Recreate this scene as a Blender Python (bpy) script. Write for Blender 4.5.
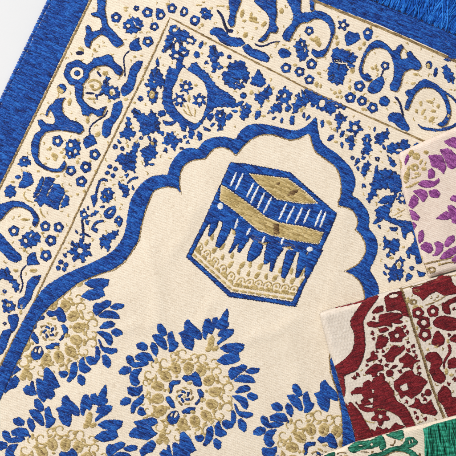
import bpy, math, random
import numpy as np
from mathutils import Vector
from mathutils.geometry import delaunay_2d_cdt

# ------------------------------------------------------------------ clean start
for o in list(bpy.data.objects):
    bpy.data.objects.remove(o)
scene = bpy.context.scene
COL = scene.collection
S = 0.0012                       # metres per design unit (the rug is about 70 cm wide)
CX = CY = 228.0

# ------------------------------------------------------------------ camera, light, exposure
DIST = 2.4
cam = bpy.data.cameras.new("camera")
cam.sensor_width = 36.0
cam.lens = 36.0 * DIST / (456 * S)
cam.clip_start = 0.05
cam.clip_end = 50.0
cam_ob = bpy.data.objects.new("camera", cam)
cam_ob.location = (0, 0, DIST + 0.003)
COL.objects.link(cam_ob)
scene.camera = cam_ob

world = bpy.data.worlds.new("World")
scene.world = world
world.use_nodes = True
bg = world.node_tree.nodes["Background"]
bg.inputs[0].default_value = (0.93, 0.96, 1.0, 1)
bg.inputs[1].default_value = 0.38

lamp = bpy.data.lights.new("window_softbox", 'AREA')
lamp.shape = 'RECTANGLE'
lamp.size = 1.1
lamp.size_y = 0.9
lamp.energy = 133.0
lamp.color = (1.0, 0.975, 0.94)
lamp_ob = bpy.data.objects.new("window_softbox", lamp)
lamp_ob.location = (-2.0, 1.75, 2.6)
lamp_ob.rotation_euler = (Vector((0, 0, 0)) - Vector(lamp_ob.location)).to_track_quat('-Z', 'Y').to_euler()
COL.objects.link(lamp_ob)

scene.view_settings.view_transform = 'Standard'
scene.view_settings.look = 'None'
scene.view_settings.exposure = 0.25
scene.view_settings.gamma = 1.0

# ------------------------------------------------------------------ materials
def new_mat(name):
    m = bpy.data.materials.new(name)
    m.use_nodes = True
    nt = m.node_tree
    return m, nt, nt.nodes["Principled BSDF"], nt.nodes.new, nt.links.new

def yarn_mat(name, dark, mid, light, rough=0.6, spec=0.25, sheen=0.06, ang=0.0):
    """Chenille yarn: every strand its own shade, slow drift across the pile, fine fibre bump."""
    m, nt, p, N, L = new_mat(name)
    geo = N("ShaderNodeNewGeometry")
    tc = N("ShaderNodeTexCoord")
    mp = N("ShaderNodeMapping")
    mp.inputs["Rotation"].default_value = (0, 0, ang)
    L(tc.outputs["Object"], mp.inputs["Vector"])
    sc = N("ShaderNodeMapping")
    sc.inputs["Scale"].default_value = (90, 420, 90)
    L(mp.outputs[0], sc.inputs["Vector"])
    n1 = N("ShaderNodeTexNoise")
    n1.inputs["Scale"].default_value = 1.0
    n1.inputs["Detail"].default_value = 3
    L(sc.outputs[0], n1.inputs["Vector"])
    n2 = N("ShaderNodeTexNoise")
    n2.inputs["Scale"].default_value = 2600
    n2.inputs["Detail"].default_value = 3
    L(tc.outputs["Object"], n2.inputs["Vector"])
    a = N("ShaderNodeMath"); a.operation = 'MULTIPLY_ADD'
    L(n1.outputs["Fac"], a.inputs[0]); a.inputs[1].default_value = 1.0
    b = N("ShaderNodeMath"); b.operation = 'MULTIPLY'
    L(geo.outputs["Random Per Island"], b.inputs[0]); b.inputs[1].default_value = 0.45
    L(b.outputs[0], a.inputs[2])
    c = N("ShaderNodeMath"); c.operation = 'MULTIPLY_ADD'
    L(n2.outputs["Fac"], c.inputs[0]); c.inputs[1].default_value = 0.5
    L(a.outputs[0], c.inputs[2])
    r = N("ShaderNodeValToRGB")
    e = r.color_ramp.elements
    e[0].position = 0.56; e[0].color = (*dark, 1)
    e[1].position = 1.35 if False else 1.0; e[1].color = (*mid, 1)
    d = N("ShaderNodeMath"); d.operation = 'MULTIPLY'
    L(c.outputs[0], d.inputs[0]); d.inputs[1].default_value = 0.72
    e[0].position = 0.50
    e[1].position = 0.70
    x = e.new(0.90); x.color = (*light, 1)
    L(d.outputs[0], r.inputs["Fac"])
    L(r.outputs["Color"], p.inputs["Base Color"])
    p.inputs["Roughness"].default_value = rough
    p.inputs["Specular IOR Level"].default_value = spec
    p.inputs["Sheen Weight"].default_value = sheen
    p.inputs["Sheen Roughness"].default_value = 0.4
    bp = N("ShaderNodeBump")
    bp.inputs["Strength"].default_value = 0.5
    bp.inputs["Distance"].default_value = 0.0003
    L(n2.outputs["Fac"], bp.inputs["Height"])
    L(bp.outputs[0], p.inputs["Normal"])
    return m

def weave_mat(name, c0, c1, c2, ang, tint=None):
    """Flat cotton ground: over/under thread bump plus slubs and faint mottling."""
    m, nt, p, N, L = new_mat(name)
    tc = N("ShaderNodeTexCoord")
    mp = N("ShaderNodeMapping")
    mp.inputs["Rotation"].default_value = (0, 0, ang)
    L(tc.outputs["Object"], mp.inputs["Vector"])
    def noise(scale, vec, sx, sy, det=3):
        s = N("ShaderNodeMapping"); s.inputs["Scale"].default_value = (sx, sy, 1)
        L(vec, s.inputs["Vector"])
        n = N("ShaderNodeTexNoise"); n.inputs["Scale"].default_value = scale; n.inputs["Detail"].default_value = det
        L(s.outputs[0], n.inputs["Vector"]); return n
    weft = noise(260, mp.outputs[0], 0.8, 2.2)
    warp = noise(430, mp.outputs[0], 1.6, 0.7)
    speck = noise(720, mp.outputs[0], 1, 1, 4)
    blot = noise(28, mp.outputs[0], 1, 1, 3)
    def wave(direction, scale):
        w = N("ShaderNodeTexWave"); w.wave_type = 'BANDS'; w.bands_direction = direction
        w.inputs["Scale"].default_value = scale; w.inputs["Distortion"].default_value = 1.6
        w.inputs["Detail"].default_value = 2; w.inputs["Detail Scale"].default_value = 2.0
        L(mp.outputs[0], w.inputs["Vector"]); return w
    wx = wave('X', 250); wy = wave('Y', 290)
    def add(i, j, ki, kj):
        q = N("ShaderNodeMath"); q.operation = 'MULTIPLY'; L(i, q.inputs[0]); q.inputs[1].default_value = ki
        w = N("ShaderNodeMath"); w.operation = 'MULTIPLY_ADD'; L(j, w.inputs[0]); w.inputs[1].default_value = kj
        L(q.outputs[0], w.inputs[2]); return w.outputs[0]
    thr = add(weft.outputs["Fac"], warp.outputs["Fac"], 0.42, 0.28)
    thr = add(thr, speck.outputs["Fac"], 1.0, 0.22)
    colf = add(thr, blot.outputs["Fac"], 1.0, 0.16)
    r = N("ShaderNodeValToRGB"); e = r.color_ramp.elements
    e[0].position = 0.38; e[0].color = (*c0, 1)
    e[1].position = 0.72; e[1].color = (*c2, 1)
    x = e.new(0.54); x.color = (*c1, 1)
    L(colf, r.inputs["Fac"])
    L(r.outputs["Color"], p.inputs["Base Color"])
    hgt = add(wx.outputs["Fac"], wy.outputs["Fac"], 0.22, 0.22)
    hgt = add(hgt, thr, 1.0, 1.0)
    bp = N("ShaderNodeBump"); bp.inputs["Strength"].default_value = 0.8; bp.inputs["Distance"].default_value = 0.0008
    L(hgt, bp.inputs["Height"]); L(bp.outputs[0], p.inputs["Normal"])
    p.inputs["Roughness"].default_value = 0.9
    p.inputs["Specular IOR Level"].default_value = 0.15
    p.inputs["Sheen Weight"].default_value = 0.1
    return m

TH = math.radians(24.5)
M = {}
M['blue'] = yarn_mat('blue chenille', (.005, .014, .095), (.008, .060, .315), (.022, .145, .50), ang=TH)
M['navy'] = yarn_mat('navy outline yarn', (.007, .008, .022), (.009, .013, .060), (.014, .03, .15), ang=TH)
M['gold'] = yarn_mat('khaki gold yarn', (.30, .20, .062), (.47, .345, .135), (.64, .50, .25), spec=.4, ang=TH)
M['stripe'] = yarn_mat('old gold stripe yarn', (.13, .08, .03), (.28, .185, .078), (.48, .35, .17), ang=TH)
M['brown'] = yarn_mat('brown yarn', (.07, .035, .014), (.16, .09, .035), (.30, .19, .08), ang=TH)
M['ivory'] = yarn_mat('ivory yarn', (.60, .58, .56), (.74, .73, .72), (.86, .86, .86), ang=TH)
M['red'] = yarn_mat('crimson chenille', (.07, .003, .006), (.17, .006, .012), (.28, .016, .024), ang=-math.radians(17.5))
M['maroon'] = yarn_mat('maroon outline yarn', (.03, .006, .006), (.075, .006, .008), (.16, .012, .015), ang=-math.radians(17.5))
M['purple'] = yarn_mat('purple chenille', (.15, .026, .14), (.28, .062, .26), (.44, .14, .40), ang=math.radians(30))
M['plum'] = yarn_mat('plum outline yarn', (.09, .02, .08), (.16, .035, .16), (.27, .07, .27), ang=math.radians(30))
M['green'] = yarn_mat('green chenille', (.004, .055, .03), (.008, .15, .085), (.06, .34, .22), ang=-math.radians(15))
M['bottle'] = yarn_mat('bottle green outline yarn', (.006, .02, .012), (.006, .06, .035), (.01, .14, .08), ang=-math.radians(15))
M['fringe_blue'] = yarn_mat('bright blue fringe', (.002, .035, .21), (.005, .095, .45), (.03, .22, .66), rough=.75, spec=.15, sheen=.15)
M['fringe_green'] = yarn_mat('green fringe', (.003, .05, .03), (.008, .17, .10), (.05, .42, .28), rough=.75, spec=.15, sheen=.15)
M['cream'] = weave_mat('cream cotton weave', (.65, .535, .405), (.785, .672, .53), (.865, .765, .63), TH)
M['pale'] = weave_mat('pale pink cotton weave', (.57, .485, .395), (.69, .60, .505), (.78, .70, .61), -math.radians(17.5))
M['blush'] = weave_mat('blush cotton weave', (.62, .485, .40), (.75, .615, .515), (.83, .71, .62), math.radians(30))

def table_mat():
    m, nt, p, N, L = new_mat('white painted tabletop')
    tc = N("ShaderNodeTexCoord")
    n = N("ShaderNodeTexNoise"); n.inputs["Scale"].default_value = 9; n.inputs["Detail"].default_value = 5
    L(tc.outputs["Object"], n.inputs["Vector"])
    r = N("ShaderNodeValToRGB"); e = r.color_ramp.elements
    e[0].position = .3; e[0].color = (.60, .605, .615, 1)
    e[1].position = .7; e[1].color = (.64, .64, .645, 1)
    L(n.outputs["Fac"], r.inputs["Fac"]); L(r.outputs["Color"], p.inputs["Base Color"])
    n2 = N("ShaderNodeTexNoise"); n2.inputs["Scale"].default_value = 420; n2.inputs["Detail"].default_value = 3
    L(tc.outputs["Object"], n2.inputs["Vector"])
    b = N("ShaderNodeBump"); b.inputs["Strength"].default_value = .12; b.inputs["Distance"].default_value = .0004
    L(n2.outputs["Fac"], b.inputs["Height"]); L(b.outputs[0], p.inputs["Normal"])
    p.inputs["Roughness"].default_value = .6
    return m
M['table'] = table_mat()

# ------------------------------------------------------------------ mesh helpers
def w3(x, y, z):
    return ((x - CX) * S, (CY - y) * S, z * S)

def chaikin(P, it=1):
    P = np.asarray(P, float)
    for _ in range(it):
        Q = np.roll(P, -1, 0)
        P = np.stack([.75 * P + .25 * Q, .25 * P + .75 * Q], 1).reshape(-1, 2)
    return P

def bevel(P, r):
    P = np.asarray(P, float); out = []
    for a, b, c in zip(np.roll(P, 1, 0), P, np.roll(P, -1, 0)):
        for q, k in ((a, .25), (c, .25)):
            d = q - b; l = np.hypot(*d)
            out.append(b + d / l * min(r, l * k))
    return np.array(out)

def inside(poly, X, Y):
    poly = np.asarray(poly)
    r = np.zeros(X.shape, bool)
    x0, y0 = poly[-1]
    for x1, y1 in poly:
        if y0 != y1:
            c = (Y < y1) != (Y < y0)
            r ^= c & (X < (x0 - x1) * (Y - y1) / (y0 - y1) + x1)
        x0, y0 = x1, y1
    return r

def seg_dist(poly, X, Y):
    d = np.full(X.shape, 1e9)
    P = np.asarray(poly); Q = np.roll(P, -1, 0)
    for a, b in zip(P, Q):
        ab = b - a
        t = np.clip(((X - a[0]) * ab[0] + (Y - a[1]) * ab[1]) / max(1e-9, ab @ ab), 0, 1)
        d = np.minimum(d, np.hypot(X - a[0] - t * ab[0], Y - a[1] - t * ab[1]))
    return d

def resample(P, step):
    P = np.asarray(P, float); out = []
    for a, b in zip(P, np.roll(P, -1, 0)):
        n = max(1, int(round(np.hypot(*(b - a)) / step)))
        for k in range(n):
            out.append(a + (b - a) * k / n)
    return np.array(out)

def link_mesh(name, V, F, mats, mi=None, parent=None, smooth=True):
    me = bpy.data.meshes.new(name)
    me.from_pydata(V, [], F)
    for m in mats:
        me.materials.append(m)
    if mi is not None:
        me.polygons.foreach_set('material_index', np.asarray(mi, dtype=np.int32))
    if smooth:
        me.polygons.foreach_set('use_smooth', np.ones(len(me.polygons), dtype=bool))
    me.update()
    o = bpy.data.objects.new(name, me)
    COL.objects.link(o)
    if parent is not None:
        o.parent = parent
        o.matrix_parent_inverse = parent.matrix_basis.inverted()
    return o

class Rug:
    """A rug lying flat or folded: outline, height of its face, weft direction, palette."""
    def __init__(self, name, label, outline, base, thick, theta, pile, edge, ground, rim=2.0, group=None, bumps=(), seed=1):
        self.out = bevel(outline, 1.8)
        self.base, self.thick, self.th = base, thick, theta
        self.pile, self.edge, self.ground, self.rim = pile, edge, ground, rim
        self.bumps = bumps
        self.rng = random.Random(seed)
        self.motifs = []
        c = self.out.mean(0)
        o = bpy.data.objects.new(name, None)
        o.empty_display_size = .02
        o.location = w3(c[0], c[1], base)
        COL.objects.link(o)
        o['label'] = label; o['category'] = 'prayer rug'
        if group: o['group'] = group
        self.ob = o
        bpy.context.view_layer.update()
    def h(self, X, Y):
        X = np.asarray(X, float); Y = np.asarray(Y, float)
        z = self.base + self.thick + 0 * X
        z = z + .30 * np.sin(X / 23 + Y / 41 + 1 + .8 * np.sin(Y / 37)) + .30 * np.sin(X / 57 - Y / 19 + 2 + np.sin(X / 45)) + .14 * np.sin(X / 11 + Y / 13 + 1.5 * np.sin(X / 31))
        for (x0, y0, x1, y1, amp, sig) in self.bumps:
            ax, ay = x1 - x0, y1 - y0; l2 = ax * ax + ay * ay
            t = ((X - x0) * ax + (Y - y0) * ay) / l2
            wob = 2.2 * np.sin(t * 9)
            d = ((X - x0) * ay - (Y - y0) * ax) / math.sqrt(l2) + wob
            z = z + amp * np.exp(-(d / sig) ** 2) * np.exp(-np.clip(np.abs(t - .5) - .4, 0, 9) ** 2 * 30)
        return z
    def hr(self, X, Y):
        z = self.h(X, Y)
        d = seg_dist(self.out, X, Y)
        k = np.clip(1 - d / self.rim, 0, 1)
        return z - (self.thick * .72) * (1 - np.sqrt(np.clip(1 - k * k, 0, 1)))
    def slab(self, name='woven_ground', step=5.0):
        out = resample(self.out, 3.0)
        nrm = np.roll(out, -1, 0) - np.roll(out, 1, 0)
        nrm = np.stack([-nrm[:, 1], nrm[:, 0]], 1); nrm /= np.linalg.norm(nrm, axis=1)[:, None] + 1e-9
        ctr = out + nrm
        if inside(self.out, ctr[:, 0], ctr[:, 1]).mean() < .5: nrm = -nrm
        pts = [p for p in out]
        for k in (.06, .2, .45, .8, 1.1):
            q = out + nrm * self.rim * k
            ok = inside(self.out, q[:, 0], q[:, 1]) & (seg_dist(self.out, q[:, 0], q[:, 1]) > self.rim * k * .9)
            pts += [p for p in q[ok]]
        mn, mx = self.out.min(0), self.out.max(0)
        gx, gy = np.meshgrid(np.arange(mn[0], mx[0], step), np.arange(mn[1], mx[1], step))
        gx = gx.ravel(); gy = gy.ravel()
        ok = inside(self.out, gx, gy) & (seg_dist(self.out, gx, gy) > self.rim * 1.1 + 1)
        pts += list(np.stack([gx[ok], gy[ok]], 1))
        n = len(out)
        vc, ed, fc, ov, oe, of = delaunay_2d_cdt([Vector(p) for p in pts], [(i, (i + 1) % n) for i in range(n)], [], 1, 1e-5)
        P = np.array([tuple(v) for v in vc])
        Z = self.hr(P[:, 0], P[:, 1])
        V = [w3(p[0], p[1], z) for p, z in zip(P, Z)]
        F = []
        for f in fc:
            a, b, c = (Vector(V[i]) for i in f[:3])
            f = list(f)
            if (b - a).cross(c - a).z < 0: f.reverse()
            F.append(f)
        # skirt down to what it lies on, then the underside
        loop = [next(i for i, src in enumerate(ov) if k in src) for k in range(n)]
        lo = len(V)
        for i in loop:
            V.append((V[i][0], V[i][1], self.base * S))
        area = 0.5 * np.sum(out[:, 0] * np.roll(out[:, 1], -1) - np.roll(out[:, 0], -1) * out[:, 1])
        for k in range(n):
            a, b = loop[k], loop[(k + 1) % n]; c, d = lo + (k + 1) % n, lo + k
            F.append([a, b, c, d] if area < 0 else [d, c, b, a])
        F.append([lo + k for k in range(n)] if area > 0 else [lo + n - 1 - k for k in range(n)])
        return link_mesh(name, V, F, [M[self.ground]], None, self.ob)

def weave(rug, name, shapes, parent=None, clip=None, edge=.9, pitch=.8, hz=.65, seg=(4, 13), lift=0.0, over=None, eprob=.88):
    """Lay chenille yarn row by row along the weft wherever the design has colour."""
    rng = rug.rng
    c, s = math.cos(rug.th), math.sin(rug.th)
    allp = np.concatenate([p for m, p in shapes if m != 'w'])
    U = allp[:, 0] * c + allp[:, 1] * s
    Vv = -allp[:, 0] * s + allp[:, 1] * c
    r0, r1 = int(math.floor(Vv.min() / pitch)) - 1, int(math.ceil(Vv.max() / pitch)) + 1
    du = .4
    u = np.arange(U.min() - 1.5, U.max() + 1.5, du)
    rows = np.arange(r0, r1 + 1)
    nr = np.random.RandomState(rng.randrange(1 << 30))
    jit = nr.uniform(-.4, .4, len(rows))
    UU, RR = np.meshgrid(u, rows * pitch)
    Uj = UU + jit[:, None]
    def xy(a, b): return a * c - b * s, a * s + b * c
    keys = ['w'] + sorted({m for m, _ in shapes if m != 'w'})
    names = [{'b': rug.pile}.get(k, k) for k in keys]
    has_b = 'b' in keys and edge > 0
    def label(a, b):
        X, Y = xy(a, b)
        Lb = np.zeros(X.shape, np.int8)
        for m, p in shapes:
            mn, mx = p.min(0), p.max(0)
            sel = (X >= mn[0]) & (X <= mx[0]) & (Y >= mn[1]) & (Y <= mx[1])
            if not sel.any(): continue
            ins = inside(p, X[sel], Y[sel])
            v = Lb[sel]; v[ins] = keys.index(m); Lb[sel] = v
        if clip is not None:
            Lb[~inside(clip, X, Y)] = 0
        Lb[~inside(rug.out, X, Y)] = 0
        if over is not None:
            for p in over: Lb[inside(p, X, Y)] = 0
        return Lb
    Lb = label(Uj, RR)
    cls = Lb.copy()
    if has_b:
        kb = keys.index('b')
        e = np.zeros(Lb.shape, bool)
        for a, b in ((edge, 0), (-edge, 0), (0, edge), (0, -edge)):
            e |= label(Uj + a, RR + b) != kb
        e &= nr.uniform(0, 1, (len(rows), 1)) < eprob
        cls[(Lb == kb) & e] = len(keys)
    mats = [M[n] for n in names[1:]] + ([M[rug.edge]] if has_b else [])
    V, F, MI = [], [], []
    AX, AY, AZ = [], [], []
    for ri in range(len(rows)):
        row = cls[ri]
        ch = np.flatnonzero(np.diff(np.concatenate([[0], row, [0]])))
        # run-length
        st = 0
        bounds = [0] + [i for i in range(1, len(row)) if row[i] != row[i - 1]] + [len(row)] if row.any() else []
        for a, b in zip(bounds[:-1], bounds[1:]):
            k = row[a]
            if k == 0: continue
            ua, ub = u[a] - du * .5, u[b - 1] + du * .5
            if ub - ua < .35: continue
            x = ua
            while x < ub - 1e-6:
                ln = rng.uniform(*seg)
                y = x + ln
                if ub - y < 1.6: y = ub
                n = max(2, int((y - x) / 2.2) + 1)
                us = [x - .12] + [x + .25 + (y - x - .5) * q / (n - 1) for q in range(n)] + [y + .12] if y - x > .9 else [x - .1, (x + y) / 2, y + .1]
                vv = rows[ri] * pitch + rng.uniform(-.09, .09)
                amp = hz * rng.uniform(.72, 1.2)
                wd = pitch * rng.uniform(.66, .8)
                base = len(AX)
                nn = len(us)
                for q, uu in enumerate(us):
                    end = (q == 0 or q == nn - 1)
                    f = .35 if end else rng.uniform(.9, 1.08)
                    vo = vv + rng.uniform(-.05, .05)
                    for dv, dz in ((-wd, -.25), (-wd * .55, amp * .85), (wd * .55, amp * .85), (wd, -.25)):
                        b_ = vo + dv * (f if not end else .7)
                        AX.append(uu * c - b_ * s); AY.append(uu * s + b_ * c)
                        AZ.append((dz * f if dz > 0 else dz) + lift)
                for q in range(nn - 1):
                    o = base + q * 4
                    for t in range(3):
                        F.append((o + t, o + t + 1, o + t + 5, o + t + 4)); MI.append(int(k) - 1)
                F.append((base + 3, base + 2, base + 1, base)); MI.append(int(k) - 1)
                o = base + (nn - 1) * 4
                F.append((o, o + 1, o + 2, o + 3)); MI.append(int(k) - 1)
                x = y
    if not AX: return None
    AX = np.array(AX); AY = np.array(AY)
    Z = rug.hr(AX, AY) + np.array(AZ)
    V = np.stack([(AX - CX) * S, (CY - AY) * S, Z * S], 1)
    F = [f[::-1] for f in F]
    return link_mesh(name, V.tolist(), [list(f) for f in F], mats, MI, parent or rug.ob)

# ------------------------------------------------------------------ drawing vocabulary (design traced in sixfold enlarged tiles)
ST = {'ox': 0, 'oy': 0, 'rug': None, 'm': None}
def tile(x, y): ST['ox'], ST['oy'] = x, y
def P(s):
    a = np.array([float(q) for q in s.replace(',', ' ').split()]).reshape(-1, 2)
    return a / 6.0 + (ST['ox'], ST['oy'])
def motif(name, *shapes, **kw):
    ST['rug'].motifs.append((name, [q for sh in shapes for q in (sh if isinstance(sh, list) else [sh])], kw))
def clip_corners(P, r=.13):
    Q = np.roll(P, -1, 0)
    return np.stack([(1 - r) * P + r * Q, r * P + (1 - r) * Q], 1).reshape(-1, 2)
def area(p): return abs(np.sum(p[:, 0] * np.roll(p[:, 1], -1) - np.roll(p[:, 0], -1) * p[:, 1])) / 2
def poly(m, s, it=1):
    p = P(s); q = clip_corners(p) if it == 1 else p; c = q.mean(0)
    return (m, c + (q - c) * math.sqrt(area(p) / max(area(q), 1e-6)) * 1.025)
def B(s): return poly('b', s)
def G(s): return poly('gold', s)
def W(s): return poly('w', s)
def stroke(m, w, s, w2=None):
    A = P(s); w = w / 6.0; w2 = w if w2 is None else w2 / 6.0
    T = np.gradient(A, axis=0); T /= np.linalg.norm(T, axis=1)[:, None] + 1e-9
    Nn = np.stack([-T[:, 1], T[:, 0]], 1)
    ww = np.linspace(w, w2, len(A))[:, None] / 2
    return (m, chaikin(np.concatenate([A + Nn * ww, (A - Nn * ww)[::-1]]), 2))
def ell(m, x, y, rx, ry=None, a=0, lobes=0, k=.12):
    ry = ry or rx
    t = np.linspace(0, 2 * math.pi, 30, endpoint=False)
    r = 1 + k * np.cos(lobes * t + x) if lobes else 1 + 0 * t
    X, Y = rx * r * np.cos(t), ry * r * np.sin(t)
    a = math.radians(a)
    return (m, np.stack([x + X * math.cos(a) - Y * math.sin(a), y + X * math.sin(a) + Y * math.cos(a)], 1) / 6.0 + (ST['ox'], ST['oy']))
def ros(x, y, r, hole=None):
    h = hole or r * .36
    return [ell('b', x, y, r, r, 0, 5, .09), ell('w', x, y, h)]
def star(x, y, r, n=5, hole=None, a0=0.0):
    t = np.linspace(0, 2 * math.pi, n * 6, endpoint=False)
    rr = r * (.80 + .22 * np.cos(n * (t - a0)))
    q = np.stack([x + rr * np.cos(t), y + rr * np.sin(t)], 1) / 6.0 + (ST['ox'], ST['oy'])
    o = [('b', q)]
    if hole: o.append(ell('w', x, y, hole))
    return o

def frill(p, rng, amp=.75, period=4.2):
    """Petal notches along a flower head's outline."""
    q = resample(p, .7)
    L = np.r_[0, np.cumsum(np.hypot(*np.diff(np.vstack([q, q[:1]]), axis=0).T))]
    n = max(5, int(round(L[-1] / period)))
    ph = L[:-1] / L[-1] * n * 2 * math.pi + rng.uniform(0, 6)
    T_ = np.roll(q, -2, 0) - np.roll(q, 2, 0); T_ /= np.linalg.norm(T_, axis=1)[:, None] + 1e-9
    nn = np.stack([-T_[:, 1], T_[:, 0]], 1)
    t = q + nn * .4
    if inside(p, t[:, 0], t[:, 1]).mean() > .5: nn = -nn
    d = amp * (np.abs(np.cos(ph / 2)) ** 3 * 2.5 - .75) * (1 + .35 * np.sin(ph * .37 + 1))
    return q + nn * d[:, None]
def dress(rug, nm, sh):
    """Give drawn flower heads notched petals and dark veins."""
    if nm == 'scroll':
        sm = [(m, chaikin(p, 2) if len(p) < 80 else p) for m, p in sh]
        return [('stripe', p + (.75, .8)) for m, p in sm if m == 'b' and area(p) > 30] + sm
    if nm not in ('blossom', 'vase', 'teardrop') or rug.pile in ('red', 'green'): return sh
    out, rng = [], rug.rng
    first = True
    for m, p in sh:
        ar = area(p)
        if m == 'b' and ar > 25:
            k = .3 if nm != 'blossom' else min(.6, .3 + ar / 450)
            out.append((m, frill(p, rng, k, 5.4 if ar > 120 else 4.6)))
            if ar > 55 and nm == 'blossom':
                c = p.mean(0)
                for i in range(int(min(3, ar // 75))):
                    e = p[rng.randrange(len(p))]
                    u = e - c; l = np.hypot(*u)
                    if l < 3: continue
                    s0, s1 = c + u * .3, c + u * .88
                    v = np.array([-u[1], u[0]]) / l * .36
                    out.append((rug.edge, np.array([s0 + v * .5, s1 + v, s1 - v, s0 - v * .5])))
        else:
            out.append((m, p))
    return out

def free_spots(reg, taken, cnt, gap, apart, rf, seen):
    """Places inside a region that stay clear of everything already drawn."""
    out = []; tries = 0
    mn, mx = reg.min(0), reg.max(0)
    while len(out) < cnt and tries < 2500:
        tries += 1
        x, y = rf.uniform(mn[0], mx[0]), rf.uniform(mn[1], mx[1])
        X1, Y1 = np.array([x]), np.array([y])
        if not inside(reg, X1, Y1)[0] or seg_dist(reg, X1, Y1)[0] < gap: continue
        if any(math.hypot(x - u, y - v) < apart for u, v in seen): continue
        ok = True
        for p in taken:
            if p[:, 0].min() - gap < x < p[:, 0].max() + gap and p[:, 1].min() - gap < y < p[:, 1].max() + gap:
                if inside(p, X1, Y1)[0] or seg_dist(p, X1, Y1)[0] < gap: ok = False; break
        if ok:
            out.append((x, y)); seen.append((x, y))
    return out
def leaflet(m, x, y, r, a0):
    """Small pointed leaf."""
    t = np.linspace(0, 2 * math.pi, 18, endpoint=False)
    X = r * np.cos(t); Y = r * .48 * np.sin(t) * (1 - .25 * np.cos(t)) + .12 * r * np.cos(t) ** 2
    return (m, np.stack([x + X * math.cos(a0) - Y * math.sin(a0), y + X * math.sin(a0) + Y * math.cos(a0)], 1))

# ------------------------------------------------------------------ the white surface everything lies on
tb = []
n = 24
Vt, Ft = [], []
for j in range(n + 1):
    for i in range(n + 1):
        Vt.append(((i / n - .5) * 6, (j / n - .5) * 6, 0))
for j in range(n):
    for i in range(n):
        a = j * (n + 1) + i
        Ft.append([a, a + 1, a + n + 2, a + n + 1])
tab = link_mesh('ground', Vt, Ft, [M['table']])
tab['kind'] = 'structure'

# ================================================================== BLUE PRAYER RUG
blue = Rug('prayer_rug', 'large blue and cream prayer rug spread flat with a Kaaba picture inside a scalloped arch',
           [(104, -112), (383, 4), (454, 34), (620, 106), (470, 560), (-260, 640)][:3] + [(640, 112), (470, 640), (-240, 640), (-212, 545), (3, 97)],
           0.0, 2.6, TH, 'blue', 'navy', 'cream', rim=1.6, seed=3,
           bumps=[(352, 196, 322, 330, .6, 2.6), (300, 320, 250, 340, 1.02, 5), (150, 240, 160, 330, 1.19, 7), (215, 300, 190, 335, 0.85, 6), (118, 330, 150, 325, 0.85, 4), (250, 60, 330, 110, 0.85, 6), (90, 60, 60, 200, 0.68, 5), (200, 205, 170, 260, 0.77, 6), (290, 330, 300, 400, 0.85, 6)])
ST['rug'] = blue
blue.slab()

# woven bands along the two visible edges
blue_side = [('b', np.array([(103, -110), (125, -75), (86, 6), (17, 149.5), (4, 176), (-170, 537), (-212, 545), (3, 97), (47, 5)]))]
blue_end = [('b', np.array([(104, -111), (383, 4.3), (454, 34.3), (640, 112), (640, 143), (443, 53), (380, 25), (331, 6), (127, -77)]))]
weave(blue, 'side_band', blue_side, edge=0, seg=(1.8, 6), hz=.55, lift=.15, pitch=.58)
weave(blue, 'end_band', blue_end, edge=0, seg=(1.8, 6), hz=.55, lift=.15, pitch=.58)
def hem(rug, name, pts, r, mat, z, n=6):
    q = np.array(pts, float); L = np.r_[0, np.cumsum(np.hypot(*np.diff(q, axis=0).T))]
    s = np.arange(0, L[-1], .55); X = np.interp(s, L, q[:, 0]); Y = np.interp(s, L, q[:, 1])
    V, F = [], []; rg = random.Random(2)
    T_ = np.gradient(np.stack([X, Y], 1), axis=0); T_ /= np.linalg.norm(T_, axis=1)[:, None]
    # overlock stitches: short rounded loops side by side
    for i in range(0, len(s) - 3, 3):
        base = len(V); lean = rg.uniform(-.5, .9)
        for k in range(4):
            rr = r * (.72, 1, 1, .72)[k] * rg.uniform(.93, 1.05)
            for j in range(8):
                a_ = j * math.pi / 4
                ox = math.cos(a_) * rr; oz = math.sin(a_) * rr * .62
                V.append(w3(X[i + k] - T_[i + k, 1] * ox + T_[i + k, 0] * lean * ox * .5, Y[i + k] + T_[i + k, 0] * ox + T_[i + k, 1] * lean * ox * .5, max(.12, z + oz)))
        for k in range(3):
            for j in range(8):
                j2 = (j + 1) % 8
                F.append([base + k * 8 + j, base + k * 8 + j2, base + k * 8 + 8 + j2, base + k * 8 + 8 + j])
    return link_mesh(name, V, F, [M[mat]], None, rug.ob)
hem(blue, 'hem', [(103.5, -111), (47, 5), (3, 97), (-212, 545)], 2.3, 'blue', 1.9)
hem(blue, 'hem', [(104, -111.5), (383, 4.3), (454, 34.3), (640, 112)], 1.15, 'navy', 3.3)
def line(w, pts, m='stripe'):
    tile(0, 0)
    return [stroke(m, w * 6, ' '.join('%f,%f' % (x * 6, y * 6) for x, y in pts))]
weave(blue, 'gold_stripe', pitch=.6, seg=(2, 6), shapes=line(2.0, [(126, -74), (87.3, 7), (54.5, 76), (18.3, 150), (5.2, 177), (-170, 540)]), edge=0, hz=.55)
weave(blue, 'gold_stripe', pitch=.5, seg=(2, 6), shapes=line(2.6, [(128, -78), (331, 8), (380, 27.4), (443, 55.3), (640, 145)]), edge=0, hz=.55)
weave(blue, 'gold_stripe', pitch=.5, seg=(2, 6), shapes=line(1.7, [(170, 17.5), (152, 57), (143.5, 76), (106, 152), (76, 214.5), (71.5, 226), (40, 288), (33.5, 304), (5, 354), (-110, 590)]), edge=0, hz=.5)
weave(blue, 'gold_stripe', pitch=.5, seg=(2, 6), shapes=line(1.7, [(170, 17.5), (228, 48.5), (283, 76), (304, 87.5), (380, 122), (430, 143.5), (640, 242)]), edge=0, hz=.5)

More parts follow.
